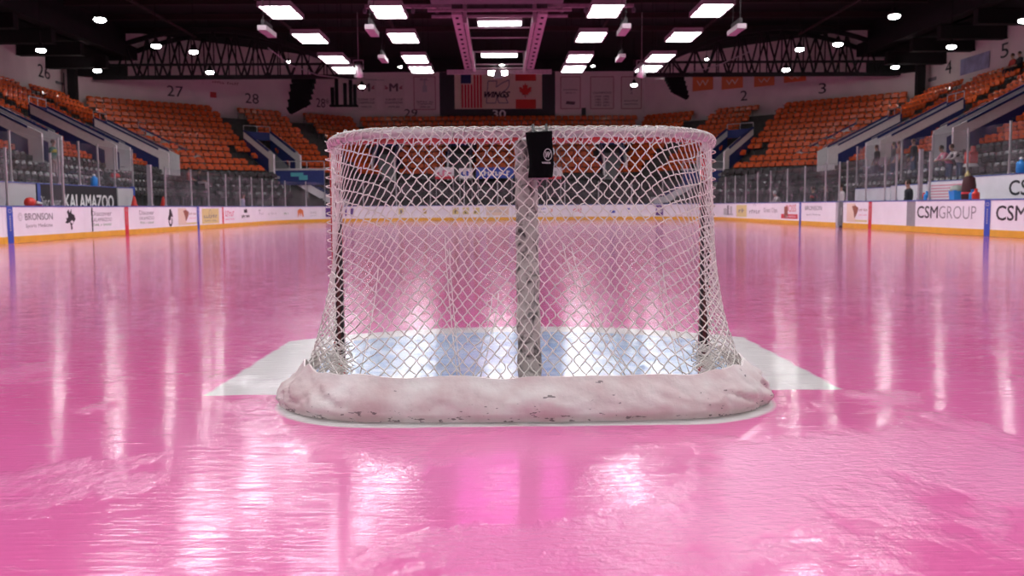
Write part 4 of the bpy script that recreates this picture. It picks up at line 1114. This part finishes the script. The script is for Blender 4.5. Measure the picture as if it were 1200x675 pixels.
def shear(j):
    a = min(abs(j), 38); return 0 if a < 21 else (.8 * (a - 21) ** 2 / 12 if a < 27 else 2.4 + .8 * (a - 27))
mb = MB(); strands(mb, lambda j, v: back_pt(umap(j), v), -NC, NC, NV, .0031, 5, shift=shear, lead=24)
mb.build('back_netting', goal, True)
mb = MB(); M_pad = pad_mat()
pp = [Vector((.012, back_pt(0, v).y + .068, back_pt(0, v).z)) for v in (.035, .15, .3, .5, .7, .9, .985)]
Q = []
for i in range(len(pp) - 1):
    for k in range(6): Q.append(pp[i].lerp(pp[i + 1], k / 6))
Q.append(pp[-1]); mb.tube(Q, [.052 + .003 * sin(i * 1.3) for i in range(len(Q))], M_pad, 16); mb.build('centre_pad', goal, True)
# top netting between crossbar and back bar
def top_pt(j, v):
    u = umap(j); T = top_path(u); x = max(-.92, min(.92, u * 1.25 * .93 if abs(u) < .6 else T.x))
    x = T.x; C = Vector((x, 0, 1.262)); p = C.lerp(T + Vector((0, 0, .02)), v)
    p.z -= .018 * sin(pi * v); return p
mb = MB(); strands(mb, top_pt, -44, 44, 14, .0028, 4); mb.build('top_netting', goal, True)
# lacing coils
def coil(path_fn, n_turn, r, cr, name, per=10, tilt=0):
    mb = MB(); pts_ = []
    N = n_turn * per
    for i in range(N + 1):
        k = i / N; p = path_fn(k); q = path_fn(min(1, k + .001)) - path_fn(max(0, k - .001)); q.normalize()
        up = Vector((0, 0, 1)) if abs(q.z) < .8 else Vector((0, 1, 0)); sd = q.cross(up).normalized(); up = sd.cross(q)
        a = 2 * pi * i / per; pts_.append(p + sd * (cos(a) * r) + up * (sin(a) * r))
    mb.tube(pts_, cr, M_cord, 5); return mb.build(name, goal, True)
coil(lambda k: Vector((-.9 + 1.8 * k, 0, ZC + .004)), 40, .039, .0032, 'crossbar_lacing')
coil(lambda k: top_path(-.98 + 1.96 * k), 54, .0255, .0035, 'top_frame_lacing')
for s in (-1, 1):
    coil(lambda k: Vector((s * (XP + .008), -.006, .22 + 1.0 * k)), 22, .040, .0032, 'post_lacing')
coil(lambda k: base_path(-.97 + 1.94 * k) + Vector((0, 0, .03)), 60, .030, .0035, 'base_lacing')
# white strip laced under the crossbar (its lower edge stays bare red)
def wrap(i, j):
    a = R(-8 + 150 * j / 8 + (6 * sin(i * .9) + 5 * sin(i * 2.3) if j == 0 else 0)); r = .0355 + .002 * sin(i * 1.7 + j)
    return Vector((-.90 + 1.8 * i / 120, -cos(a) * r, ZC + sin(a) * r))
mb = MB(); mb.grid(wrap, 120, 8, M_pipe); mb.build('lacing_strip', goal, True)
# slack folds of net hanging inside
mb = MB()
for (xa, xb, za, zb) in ((-.36, -.30, .75, .16), (-.34, -.285, .7, .16), (.17, .42, .72, .16), (.21, .45, .70, .16), (-.12, -.20, .5, .16), (.62, .70, .6, .16), (-.66, -.72, .62, .16), (-.15, -.235, .48, .16), (.60, .67, .55, .16)):
    P_ = []
    for k in range(9):
        t = k / 8; z = za + (zb - za) * t; v = (ZB - z) / (ZB - .08); y = back_pt(xa / 1.3, v).y + .03
        P_.append((xa + (xb - xa) * t ** 1.4, y, z))
    mb.tube(P_, .0026, M_cord, 5)
mb.build('slack_netting', goal, True)
# piled net in the two bottom corners
mb = MB()
for s in (-1, 1):
    for k in range(26):
        a = rn.uniform(.1, .95); P_ = []
        for q in range(7):
            th = q / 6; P_.append((s * (.90 + .06 * sin(th * 5 + k) + .05 * th * a), -.10 - .4 * a - .05 * cos(th * 7 + k), .08 + .13 * th * rn.uniform(.8, 1.1)))
        mb.tube(P_, .003, M_cord, 5)
mb.build('gathered_netting', goal, True)

# skirt
def skirt_mat():
    m = bpy.data.materials.new('skirt_canvas'); m.use_nodes = True; n, l = nodes_of(m); b = n['Principled BSDF']; b.inputs['Roughness'].default_value = .48
    tc = n.new('ShaderNodeTexCoord'); sp = n.new('ShaderNodeSeparateXYZ'); l.new(tc.outputs['Object'], sp.inputs[0])
    def nz(s, d=4, sc=(1, 1, 1)):
        mp = n.new('ShaderNodeMapping'); mp.inputs['Scale'].default_value = sc; l.new(tc.outputs['Object'], mp.inputs[0])
        t = n.new('ShaderNodeTexNoise'); t.inputs['Scale'].default_value = s; t.inputs['Detail'].default_value = d; l.new(mp.outputs[0], t.inputs['Vector']); return t.outputs['Fac']
    r = n.new('ShaderNodeValToRGB'); e = r.color_ramp.elements; e[0].position = .35; e[0].color = (.70, .55, .54, 1); e[1].position = .6; e[1].color = (.84, .79, .76, 1); l.new(nz(4.5), r.inputs[0])  # pinkish patches: pink light reflected off the ice, painted into the canvas colour
    # scuffs: thin stretched dark marks, denser on the lowest band
    mr = n.new('ShaderNodeMapRange'); mr.inputs[1].default_value = .0; mr.inputs[2].default_value = .16; mr.inputs[3].default_value = .605; mr.inputs[4].default_value = .80; l.new(sp.outputs[2], mr.inputs[0])
    g = n.new('ShaderNodeMath'); g.operation = 'GREATER_THAN'; l.new(nz(26, 3, (1, 1, 2.6)), g.inputs[0]); l.new(mr.outputs[0], g.inputs[1])
    g2 = n.new('ShaderNodeMath'); g2.operation = 'GREATER_THAN'; l.new(nz(11, 6, (1, 1, 3)), g2.inputs[0]); g2.inputs[1].default_value = .70
    mx = n.new('ShaderNodeMath'); mx.operation = 'MAXIMUM'; l.new(g.outputs[0], mx.inputs[0]); l.new(g2.outputs[0], mx.inputs[1])
    k = n.new('ShaderNodeMath'); k.operation = 'MULTIPLY'; k.inputs[1].default_value = .75; l.new(mx.outputs[0], k.inputs[0])
    mi = n.new('ShaderNodeMix'); mi.data_type = 'RGBA'; l.new(k.outputs[0], mi.inputs[0]); l.new(r.outputs[0], mi.inputs[6]); mi.inputs[7].default_value = (.10, .06, .07, 1)
    l.new(mi.outputs[2], b.inputs['Base Color'])
    bp = n.new('ShaderNodeBump'); bp.inputs['Distance'].default_value = .012; bp.inputs['Strength'].default_value = .5; l.new(nz(14, 4), bp.inputs['Height']); l.new(bp.outputs[0], b.inputs['Normal'])
    return m
NU, NVV = 260, 14
def skirt_pt(i, j, inner=0):
    u = -.90 + 1.80 * i / NU; v = j / NVV
    a = abs(u); z = .008 + .170 * v
    corner = max(0, min(1, (a - .38) / .25))
    g = .135 - .105 * v ** 1.3 - corner * .022 * v - (.045 * v * corner * 0) + .018 * sin(pi * min(1, v * 1.15))
    n1 = mnoise.noise(Vector((u * 9, v * 1.2, 3))) ; n2 = mnoise.noise(Vector((u * 15 + v * 4, v * 1.8, 8)))
    n3 = mnoise.noise(Vector((u * 26 - v * 9, v * 3, 18)))
    amp = .5 + 1.0 * corner
    cr = 1 - abs(mnoise.noise(Vector((u * 15 + v * 1.6, v * 1.3 - u * 3, 31)))) * 5; cr = max(0, cr)
    g += (n1 * .016 + n2 * .020 * amp + n3 * .004 * amp) * sin(pi * min(1, .15 + v * .8)) - cr * .013 * amp * sin(pi * min(1, v + .1))
    z += n1 * .016 * v + corner * .02 * v * sin(u * 60) * .6
    if v < .12: g -= .012
    if inner: g -= .008
    p = base_path(u * .985, 1.015, .925, g)
    lean = 1 + 0 * v
    p.z = z; return p
mb = MB(); mb.grid(lambda i, j: skirt_pt(i, j), NU, NVV, skirt_mat()); mb.grid(lambda i, j: skirt_pt(i, j, 1), NU, NVV, mb.mats[0])
# close top and bottom edge
for jj in (0, NVV):
    vs_ = []; 
    for i in range(NU + 1): vs_ += [skirt_pt(i, jj), skirt_pt(i, jj, 1)]
    mb.add(vs_, [(2 * i, 2 * i + 2, 2 * i + 3, 2 * i + 1) for i in range(NU)], mb.mats[0])
sk = mb.build('skirt', goal, True)
sk['label'] = 'crumpled off white canvas skirt with dark scuffs'

# bottle holder on the top bar
bh = empty('bottle_holder', (.072, -.565, -.022), 0, 'black fabric water bottle holder hanging on the goal top', 'bottle holder')
mb = MB(); prof = []
def holder(i, j):
    a = 2 * pi * i / 28; v = j / 10; z = 1.035 + .205 * v
    r = .055 + .006 * v ** 3 + .002 * sin(a * 3 + v * 4) - (.004 if 0 < v < .08 else 0)
    return Vector((r * cos(a) + .004 * sin(v * 5), r * sin(a) * .8, z + .006 * v * sin(a + .6)))
mb.grid(holder, 28, 10, M_cloth)
mb.add([holder(i, 10) for i in range(28)], [tuple(range(28))], M_cloth); mb.add([holder(i, 0) for i in range(28)], [tuple(range(28))], M_cloth)
mb.build('pouch', bh, True)
mb = MB(); cc = Vector((.030, -.0425, 1.140)); axv = Vector((.86, .45, 0)).normalized()
cc = Vector((.032, -.050, 1.135))
put_ring(mb, cc, axv, (0, 0, 1), .0225, .0275, .0045, M_logo)
put_text(mb, 'W', cc + Vector((0, -.001, 0)), axv, (.05, 0, 1), .026, .026, M_logo, bold=.03, slant=.2)
put_text(mb, 'WARRIOR', cc + Vector((-.008, -.001, -.036)), axv, (0, 0, 1), .045, .008, M_logo, bold=.01)
mb.build('logo_print', bh)
mb = MB(); mb.tube([(-.03, .0, 1.22), (-.03, .05, 1.275), (-.03, .11, 1.24)], .006, M_rubber, 6); mb.tube([(.03, .0, 1.22), (.03, .05, 1.275), (.03, .11, 1.24)], .006, M_rubber, 6); mb.build('hanging_strap', bh)
mb = MB(); mb.box((0, .0, 1.03), (.07, .06, .006), M_logo); mb.build('base_ring', bh)

# ------------------------------------------------------------------ PEOPLE
def person(loc, rz, label, top, bottom, pose='stand', hair=M_hair, top2=None):
    root = empty('person', loc, rz, label, 'person')
    if pose == 'stand':
        J = {'pel': (0, 0, .95), 'che': (0, .01, 1.30), 'nec': (0, .0, 1.47), 'hd': (0, -.015, 1.56),
             'hl': (-.10, 0, .90), 'kl': (-.11, -.02, .50), 'al': (-.12, .02, .09), 'tl': (-.13, -.13, .04),
             'sl': (-.19, .01, 1.40), 'el': (-.25, .02, 1.12), 'wl': (-.22, -.10, .90)}
    elif pose == 'lean':
        J = {'pel': (0, .08, .90), 'che': (0, -.12, 1.20), 'nec': (0, -.22, 1.34), 'hd': (0, -.27, 1.42),
             'hl': (-.10, .08, .86), 'kl': (-.11, .04, .48), 'al': (-.12, .05, .09), 'tl': (-.13, -.1, .04),
             'sl': (-.19, -.17, 1.28), 'el': (-.26, -.30, 1.05), 'wl': (-.16, -.48, 1.02)}
    else:
        J = {'pel': (0, 0, .52), 'che': (0, .02, .86), 'nec': (0, -.01, 1.03), 'hd': (0, -.03, 1.12),
             'hl': (-.10, -.03, .50), 'kl': (-.13, -.42, .50), 'al': (-.13, -.42, .09), 'tl': (-.13, -.55, .04),
             'sl': (-.19, .0, .96), 'el': (-.26, -.06, .70), 'wl': (-.15, -.30, .60)}
    rad = {'pel': .15, 'che': .155, 'nec': .06, 'hd': .065, 'hl': .095, 'kl': .062, 'al': .045, 'tl': .04, 'sl': .075, 'el': .048, 'wl': .033}
    E = [('pel', 'che'), ('che', 'nec'), ('nec', 'hd')]
    names = list(J); V = {k: Vector(J[k]) for k in names}
    for k in ('hl', 'kl', 'al', 'tl', 'sl', 'el', 'wl'):
        r_ = k[0] + 'r'; V[r_] = Vector((-V[k].x, V[k].y, V[k].z)); rad[r_] = rad[k]
    for s in 'lr': E += [('pel', 'h' + s), ('h' + s, 'k' + s), ('k' + s, 'a' + s), ('a' + s, 't' + s), ('che', 's' + s), ('s' + s, 'e' + s), ('e' + s, 'w' + s)]
    ks = list(V); me = bpy.data.meshes.new('body'); me.from_pydata([V[k] for k in ks], [(ks.index(a), ks.index(b)) for a, b in E], [])
    ob = bpy.data.objects.new('body', me); col.objects.link(ob)
    md = ob.modifiers.new('skin', 'SKIN'); sv = me.skin_vertices[0].data
    for i, k in enumerate(ks):
        sv[i].radius = (rad[k], rad[k] * (.72 if k in ('pel', 'che') else 1)); sv[i].use_root = (k == 'pel')
    ob.modifiers.new('sub', 'SUBSURF').levels = 1
    dg = bpy.context.evaluated_depsgraph_get(); dg.update(); m2 = bpy.data.meshes.new_from_object(ob.evaluated_get(dg))
    bpy.data.objects.remove(ob); bpy.data.meshes.remove(me)
    mb = MB(); mb.mats = [top, bottom, M_skin, M_rubber]
    vs_ = [tuple(v.co) for v in m2.vertices]
    zp = V['pel'].z; zn = V['nec'].z
    for p in m2.polygons:
        c = p.center
        if c.z < .12: k = 3
        elif min((c - V['wl']).length, (c - V['wr']).length) < .07: k = 2
        elif c.z > zn - .01 and abs(c.x) < .1: k = 2
        elif pose == 'sit' and (c.y < -.16 and c.z < .58 and min((c - V['el']).length, (c - V['er']).length) > .2): k = 1
        elif c.z < zp + .02 and min((c - V['el']).length, (c - V['er']).length) > .16 and abs(c.x) < .23: k = 1
        else: k = 0
        mb.f.append(tuple(p.vertices)); mb.mi.append(k)
    mb.v = vs_; bpy.data.meshes.remove(m2)
    H = V['hd'] + Vector((0, -.01, .06))
    mb.lathe([(.02, -.125), (.055, -.10), (.072, -.04), (.082, .02), (.078, .07), (.05, .11), (.01, .125)], H, M_skin, 12)
    mb.lathe([(.004, .02), (.012, -.01), (.016, -.025), (.004, -.03)], H + Vector((0, -.085, 0)), M_skin, 6)      # nose
    for sx in (-1, 1):
        mb.lathe([(.004, -.008), (.010, 0), (.004, .008)], H + Vector((sx * .03, -.074, .015)), M_dark, 6)
        mb.box(H + Vector((sx * .082, .0, -.0)), (.014, .03, .05), M_skin)
        w_ = V['wl'] if sx < 0 else V['wr']; e_ = V['el'] if sx < 0 else V['er']; dr = (w_ - e_).normalized()
        sd = dr.cross(Vector((1, 0, 0))).normalized()
        mb.tube([w_, w_ + dr * .04, w_ + dr * .09], [.028, .036, .030], M_skin, 8)
        for q, ln in ((-1.5, .055), (-.5, .07), (.5, .075), (1.5, .065)):
            b0 = w_ + dr * .085 + sd * (q * .016); mb.tube([b0, b0 + dr * ln * .6, b0 + dr * ln + Vector((-sx * .02, 0, 0))], [.009, .008, .006], M_skin, 6)
        b0 = w_ + dr * .03 - sd * .025; mb.tube([b0, b0 - sd * .03 + dr * .02, b0 - sd * .035 + dr * .055], [.011, .010, .008], M_skin, 6)
    mb.build('body', root, True)
    mb = MB(); mb.lathe([(.088, -.02), (.094, .03), (.086, .085), (.055, .125), (.01, .14)], H + Vector((0, .014, .002)), hair, 12); mb.build('hair', root, True)
    if top2:
        mb = MB(); c = V['che']; mb.lathe([(.150, -.06), (.158, 0), (.150, .06)], (c.x, c.y, c.z - .02), top2, 14); mb.build('jersey_band', root, True)
    return root
def rowx(side, k): return side * (27 - (k + .5) * TR)
def stand_at(px, py_feet, X, side=1):
    return on_x(px, py_feet, X)
def put_person(px, k, side, label, top, bottom, pose='stand', rz=None, **kw):
    """stand a person on row k of a side stand under picture column px"""
    X = rowx(side, k) - side * .28
    y = on_x(px, 200, X).y
    z = rowz(k) if k < NR else 0
    return person((X, y, z + .003), (pi / 2 if side < 0 else -pi / 2) if rz is None else rz, label, top, bottom, pose, **kw)
M_gj = mat('green_jersey', (.02, .14, .09), .8); M_yj = mat('yellow_band', (.6, .5, .05), .8); M_wj = mat('white_jersey', (.75, .68, .68), .8); M_rj = mat('red_shirt', (.5, .06, .05), .8)
M_lil = mat('lilac_shirt', (.5, .42, .6), .8); M_beige = mat('beige_trousers', (.42, .34, .32), .8)
put_person(63.5, 12, -1, 'person in a green jersey with yellow shoulders standing before the left parapet', M_gj, M_beige, top2=M_yj)
put_person(221, 12, -1, 'person in dark red shirt sitting below the far left parapet, left of two', M_rj, M_dark, 'sit')
put_person(233, 12, -1, 'person in dark top sitting below the far left parapet, right of two', M_dark, M_wj, 'sit')
put_person(1027, 12, 1, 'person all in black standing in the right stand beside a white parapet end', M_dark, M_dark)
put_person(1047, 12, 1, 'person in dark jacket in the right stand, left of a close pair', M_dark, M_jean)
put_person(1053, 12, 1, 'person in brown top in the right stand, right of a close pair', M_brown, M_dark)
put_person(1070, 12, 1, 'person in black top and jeans standing high in the right stand', M_dark, M_jean)
put_person(1110.5, 13, 1, 'person in pink and white shirt leaning over the bench wall, left of two', M_pinkp, M_jean, 'lean', top2=M_wj)
put_person(1122.5, 13, 1, 'person in white and black jersey leaning over the bench wall, right of two', M_wj, M_jean, 'lean', top2=M_black)
put_person(1190, 0, 1, 'person in black sitting at the very top of the right stand', M_dark, M_dark, 'sit')
put_person(1182, 0, 1, 'person in dark red top sitting high beside the one in black', M_rj, M_dark, 'sit')
def floor_person(px, X, label, top, bottom, rz, pose='stand', **kw):
    y = on_x(px, 240, X).y; return person((X, y, -.047), rz, label, top, bottom, pose, **kw)
floor_person(285, -13.9, 'person in lilac shirt standing behind the glass at the far left', M_lil, M_lil, pi / 2)
floor_person(985.5, 13.75, 'person in a pale long coat standing just inside the open gate', M_wj, M_beige, -pi / 2)
floor_person(968, 13.9, 'person in dark clothes behind the glass left of the gate', M_dark, M_dark, -pi / 2)
floor_person(953, 14.0, 'person in dark jacket with red collar behind the glass', M_dark, M_jean, -pi / 2, top2=M_rj)
floor_person(914, 13.9, 'person in white helmet and jersey bending behind the far right glass', M_wj, M_wj, -pi / 2, 'lean', hair=M_white)
floor_person(1064, 14.0, 'person in black standing on the bench left of the dotted wall', M_dark, M_dark, -pi / 2)

# ------------------------------------------------------------------ SMALL THINGS AROUND THE BENCHES
def bottle(p, s_, label, mt, capm=M_white, name='water_jug'):
    root = empty(name, p, 0, label, 'jug' if name == 'water_jug' else 'bottle')
    mb = MB(); mb.lathe([(.10 * s_, 0), (.13 * s_, .02 * s_), (.13 * s_, .26 * s_), (.12 * s_, .30 * s_), (.06 * s_, .34 * s_), (.05 * s_, .38 * s_)], (0, 0, 0), mt, 14); mb.build('body', root, True)
    mb = MB(); mb.lathe([(.058 * s_, .38 * s_), (.058 * s_, .43 * s_), (.02 * s_, .45 * s_)], (0, 0, 0), capm, 12); mb.build('cap', root, True); return root
pL = Vector((-XB, on_x(110.5, 215, -XB).y, 1.725)); bottle(pL, .95, 'blue water jug standing on the black lettered wall', M_bluep)
pR = Vector((XB, on_x(1196.5, 200, XB).y, 1.725)); bottle(pR, 1.0, 'blue water jug on the white bench wall at right edge', M_bluep)
bottle(Vector((XB, on_x(1134, 205, XB).y, 1.645)), .6, 'small yellow bottle on the dotted bench wall', M_yel, M_yel, 'small_bottle')
# things standing on the near bench boards' cap / bench table on the right
SX = HW + .55
def shelf(px0, px1, X, label):
    y0, y1 = on_x(px0, 240, X).y, on_x(px1, 240, X).y
    root = empty('bench_table', (X, (y0 + y1) / 2, 0), 0, label, 'table'); L = abs(y1 - y0)
    mb = MB(); mb.box((0, 0, .93), (.45, L, .04), M_mgrey); mb.build('table_top', root)
    for sx in (-.18, .18):
        for sy in (-1, 1): mb = MB(); mb.box((sx, sy * (L / 2 - .08), .43), (.05, .05, .95), M_mgrey); mb.build('leg', root)
    return root
shelf(1148, 1080, SX, 'low grey table behind the bold lettered right board')
def on_shelf(px): return Vector((SX, on_x(px, 232, SX).y, .952))
root = empty('cooler_box', on_shelf(1121), 0, 'bright blue open tub with pale towels, behind the bold lettered board', 'tub')
mb = MB(); mb.lathe([(.20, 0), (.24, .30), (.25, .32), (.21, .32), (.17, .06)], (0, 0, 0), M_bluep, 4, Matrix.Rotation(pi / 4, 3, 'Z')); mb.build('body', root)
mb = MB(); mb.lathe([(.20, .30), (.19, .38), (.12, .46), (.02, .48)], (0, 0, 0), mat('towel', (.4, .45, .4), .9, bump=.5, bscale=30), 10); mb.build('towels', root, True)
root = empty('equipment_bag', on_shelf(1135), 0, 'tall black and dark red kit bag beside the blue tub', 'bag')
mb = MB(); mb.lathe([(.17, 0), (.20, .1), (.19, .45), (.16, .66), (.08, .72)], (0, 0, 0), mat('dark_red_bag', (.06, .012, .015), .7), 12); mb.build('body', root, True)
mb = MB(); mb.lathe([(.202, .2), (.202, .26)], (0, 0, 0), M_redl, 12); mb.build('strap', root, True)
bottle(on_shelf(1139.5), .75, 'blue squeeze bottle right of the dark red bag', M_bluep, M_bluep, 'squeeze_bottle')
bottle(on_shelf(1143.5), .8, 'red squeeze bottle rightmost behind the bold lettered right board', M_redp, M_redp, 'squeeze_bottle')
bottle(on_shelf(1082.5), .65, 'red squeeze bottle beside the bench end post', M_redp, M_redp, 'squeeze_bottle')
bottle(on_shelf(1086), .75, 'blue squeeze bottle beside the bench end post', M_bluep, M_bluep, 'squeeze_bottle')
# left: orange cones and a red glove bag
for px, lb in ((157.5, 'orange cone right of the grey box wall'), (191.5, 'orange cone farther along the left boards')):
    X = -HW - .6; y = on_x(px, 240, X).y; root = empty('traffic_cone', (X, y, -.045), 0, lb, 'cone')
    mb = MB(); mb.lathe([(.20, .45), (.20, .95), (.17, 1.0)], (0, 0, 0), M_dgrey, 10); mb.box((0, 0, .25), (.34, .34, .5), M_dgrey); mb.build('stand', root)
    mb = MB(); mb.box((0, 0, 1.015), (.34, .34, .03), M_redp); mb.lathe([(.13, 1.03), (.03, 1.42), (.02, 1.43)], (0, 0, 0), M_redp, 12); mb.build('cone_body', root)
X = -HW - .5; y0 = on_x(36, 236, X).y
root = empty('score_table', (X, y0, -.045), 0, 'grey table behind the left boards by the serif lettered advert', 'table')
mb = MB(); mb.box((0, 0, .97), (.5, 2.2, .04), M_mgrey); mb.build('table_top', root)
for sx in (-.2, .2):
    for sy in (-1, 1): mb = MB(); mb.box((sx, sy * 1.0, .48), (.05, .05, .95), M_mgrey); mb.build('leg', root)
root = empty('hockey_gloves', (X, y0, .948), 0, 'red and white hockey glove resting behind the left boards', 'glove')
mb = MB(); mb.lathe([(.10, -.22), (.13, -.1), (.15, .05), (.14, .18), (.1, .25)], (0, 0, .15), M_redp, 12, Matrix.Rotation(pi / 2, 3, 'X') @ Matrix.Rotation(.2, 3, 'Y')); mb.build('cuff', root, True)
mb = MB()
for k in range(4): mb.tube([(-.09 + .06 * k, .2, .15), (-.09 + .06 * k, .36, .13), (-.09 + .06 * k, .44, .07)], [.036, .034, .028], M_redp, 8)
mb.tube([(.12, .1, .15), (.2, .24, .12)], [.04, .03], M_white, 8); mb.build('fingers', root, True)
root = empty('red_bag', (rowx(-1, 13) + .28, on_x(127, 195, rowx(-1, 13)).y, rowz(13) + .5), 0, 'red bag lying across black seats in the left stand', 'bag')
mb = MB(); mb.lathe([(.06, -.35), (.11, -.28), (.12, 0), (.11, .28), (.06, .35)], (0, 0, .38), M_redp, 12, Matrix.Rotation(pi / 2, 3, 'X')); mb.build('body', root, True)
mb = MB(); mb.tube([(0, -.2, .46), (0, -.1, .55), (0, .1, .55), (0, .2, .46)], .02, M_white, 6); mb.build('handle', root, True)
root = empty('red_chair', (rowx(1, 13) - .28, on_x(1147, 180, rowx(1, 13)).y, rowz(13)), -pi / 2, 'red and white chair like bundle set on black seats at right', 'bundle')
mb = MB(); mb.box((0, 0, 1.05), (.4, .3, .42), M_redp); mb.lathe([(.1, 0), (.08, .2)], (.15, 0, 1.26), M_redp, 8); mb.build('bundle_body', root)
mb = MB(); mb.lathe([(.28, .0), (.26, .06), (.2, .12)], (0, 0, .72), M_white, 9); mb.build('white_cloth', root, True)

# signs seen through the net: coloured boards on the end glass line
def end_banner(px0, px1, py0, py1, label, mt, txt, tm, band=None):
    a = on_y(px0, py1, YC + HL + 2.2); b = on_y(px1, py0, YC + HL + 2.2); c = (a + b) / 2
    root = empty('rail_banner', c, 0, label, 'banner'); W, H = b.x - a.x, b.z - a.z
    mb = MB(); mb.box((0, 0, 0), (W, .04, H), mt); mb.build('cloth', root)
    mb = MB(); put_text(mb, txt, (0, -.025, 0), (1, 0, 0), (0, 0, 1), W * .8, H * .5, tm, bold=.02); mb.build('lettering', root)
    mb = MB()
    for s in (-1, 1): mb.tube([(s * W * .45, .05, -H / 2), (s * W * .45, .05, -c.z - .05)], .025, M_alu, 6)
    mb.build('pole', root)
    if band: mb = MB(); mb.box((0, -.022, -H * .38), (W, .01, H * .24), band); mb.build('band', root)
end_banner(510, 532, 196, 210, 'white and red banner seen through the net, left of the blue one', M_white, 'FOX', M_pinkp, M_redl)
end_banner(538, 554, 197, 209, 'white banner with blue mark seen through the net', M_white, 'WK', M_blue)
end_banner(558, 602, 196, 209, 'long blue banner with white lettering seen through the net', M_blue, 'CREDIT 1', M_white)
end_banner(640, 658, 196, 210, 'white banner with red band, right of the padded post', M_white, 'AD', M_lgrey, M_redl)
# blue landing wall under the left corner parapet with teal sign
def landing(sg, label):
    x0, x1 = (320, 380) if sg < 0 else (800, 848); a = on_y(x0, 235, CY + 61); b = on_y(x1, 199, CY + 61); c = Vector(((a.x + b.x) / 2, CY + 61, 0))
    root = empty('landing_wall', c, 0, label, 'landing'); W = b.x - a.x; zt_ = b.z
    mb = MB(); mb.box((0, 0, zt_ - .5), (W, .15, .95), M_vblue); mb.build('blue_panel', root)
    mb = MB(); mb.box((0, -.02, zt_ + .03), (W + .3, .2, .12), M_alu); mb.build('top_rail', root)
    mb = MB()
    for k in range(4): mb.tube([(-W / 2 + W * k / 3, 0, -.05), (-W / 2 + W * k / 3, 0, zt_ + .55)], .03, M_alu, 6)
    mb.tube([(-W / 2, 0, zt_ + .55), (W / 2, 0, zt_ + .55)], .025, M_alu, 6); mb.build('railing', root)
    return root, W, zt_
r_, W_, z_ = landing(-1, 'blue landing wall with pale rail and teal sign, left of net')
mb = MB(); mb.box((-W_ * .02, -.09, z_ - .3), (.8, .03, .25), M_teal); mb.box((W_ * .1, -.1, z_ - .5), (.55, .03, .3), M_teal); mb.build('teal_sign', r_)
landing(1, 'blue landing wall with pale rail, just right of net')
for sg, nm in ((-1, 'left'), (1, 'right')):
    c = Vector((sg * 11.6, CY + 62.5, 0)); root = empty('lower_ramp', c, 0, f'pale lower stair ramp with blue edges beside the {nm} net edge', 'stair parapet')
    for q in (0, 1.4):
        mb = MB(); mb.prism([(sg * -.9, -q, .9), (sg * 2.0, -q, 2.6), (sg * 2.0, -q, 3.1), (sg * -.9, -q, 1.45)], (0, .1, 0), M_vwhite); mb.build('white_panel', root)
        mb = MB(); mb.prism([(sg * -.9, -q - .01, 1.45), (sg * 2.0, -q - .01, 3.1), (sg * 2.0, -q - .01, 3.2), (sg * -.9, -q - .01, 1.55)], (0, .12, 0), M_vblue); mb.build('blue_cap', root)
    mb = MB(); mb.box((sg * -1.2, -.7, .7), (.6, 1.5, 1.5), M_vwhite); mb.build('end_block', root)
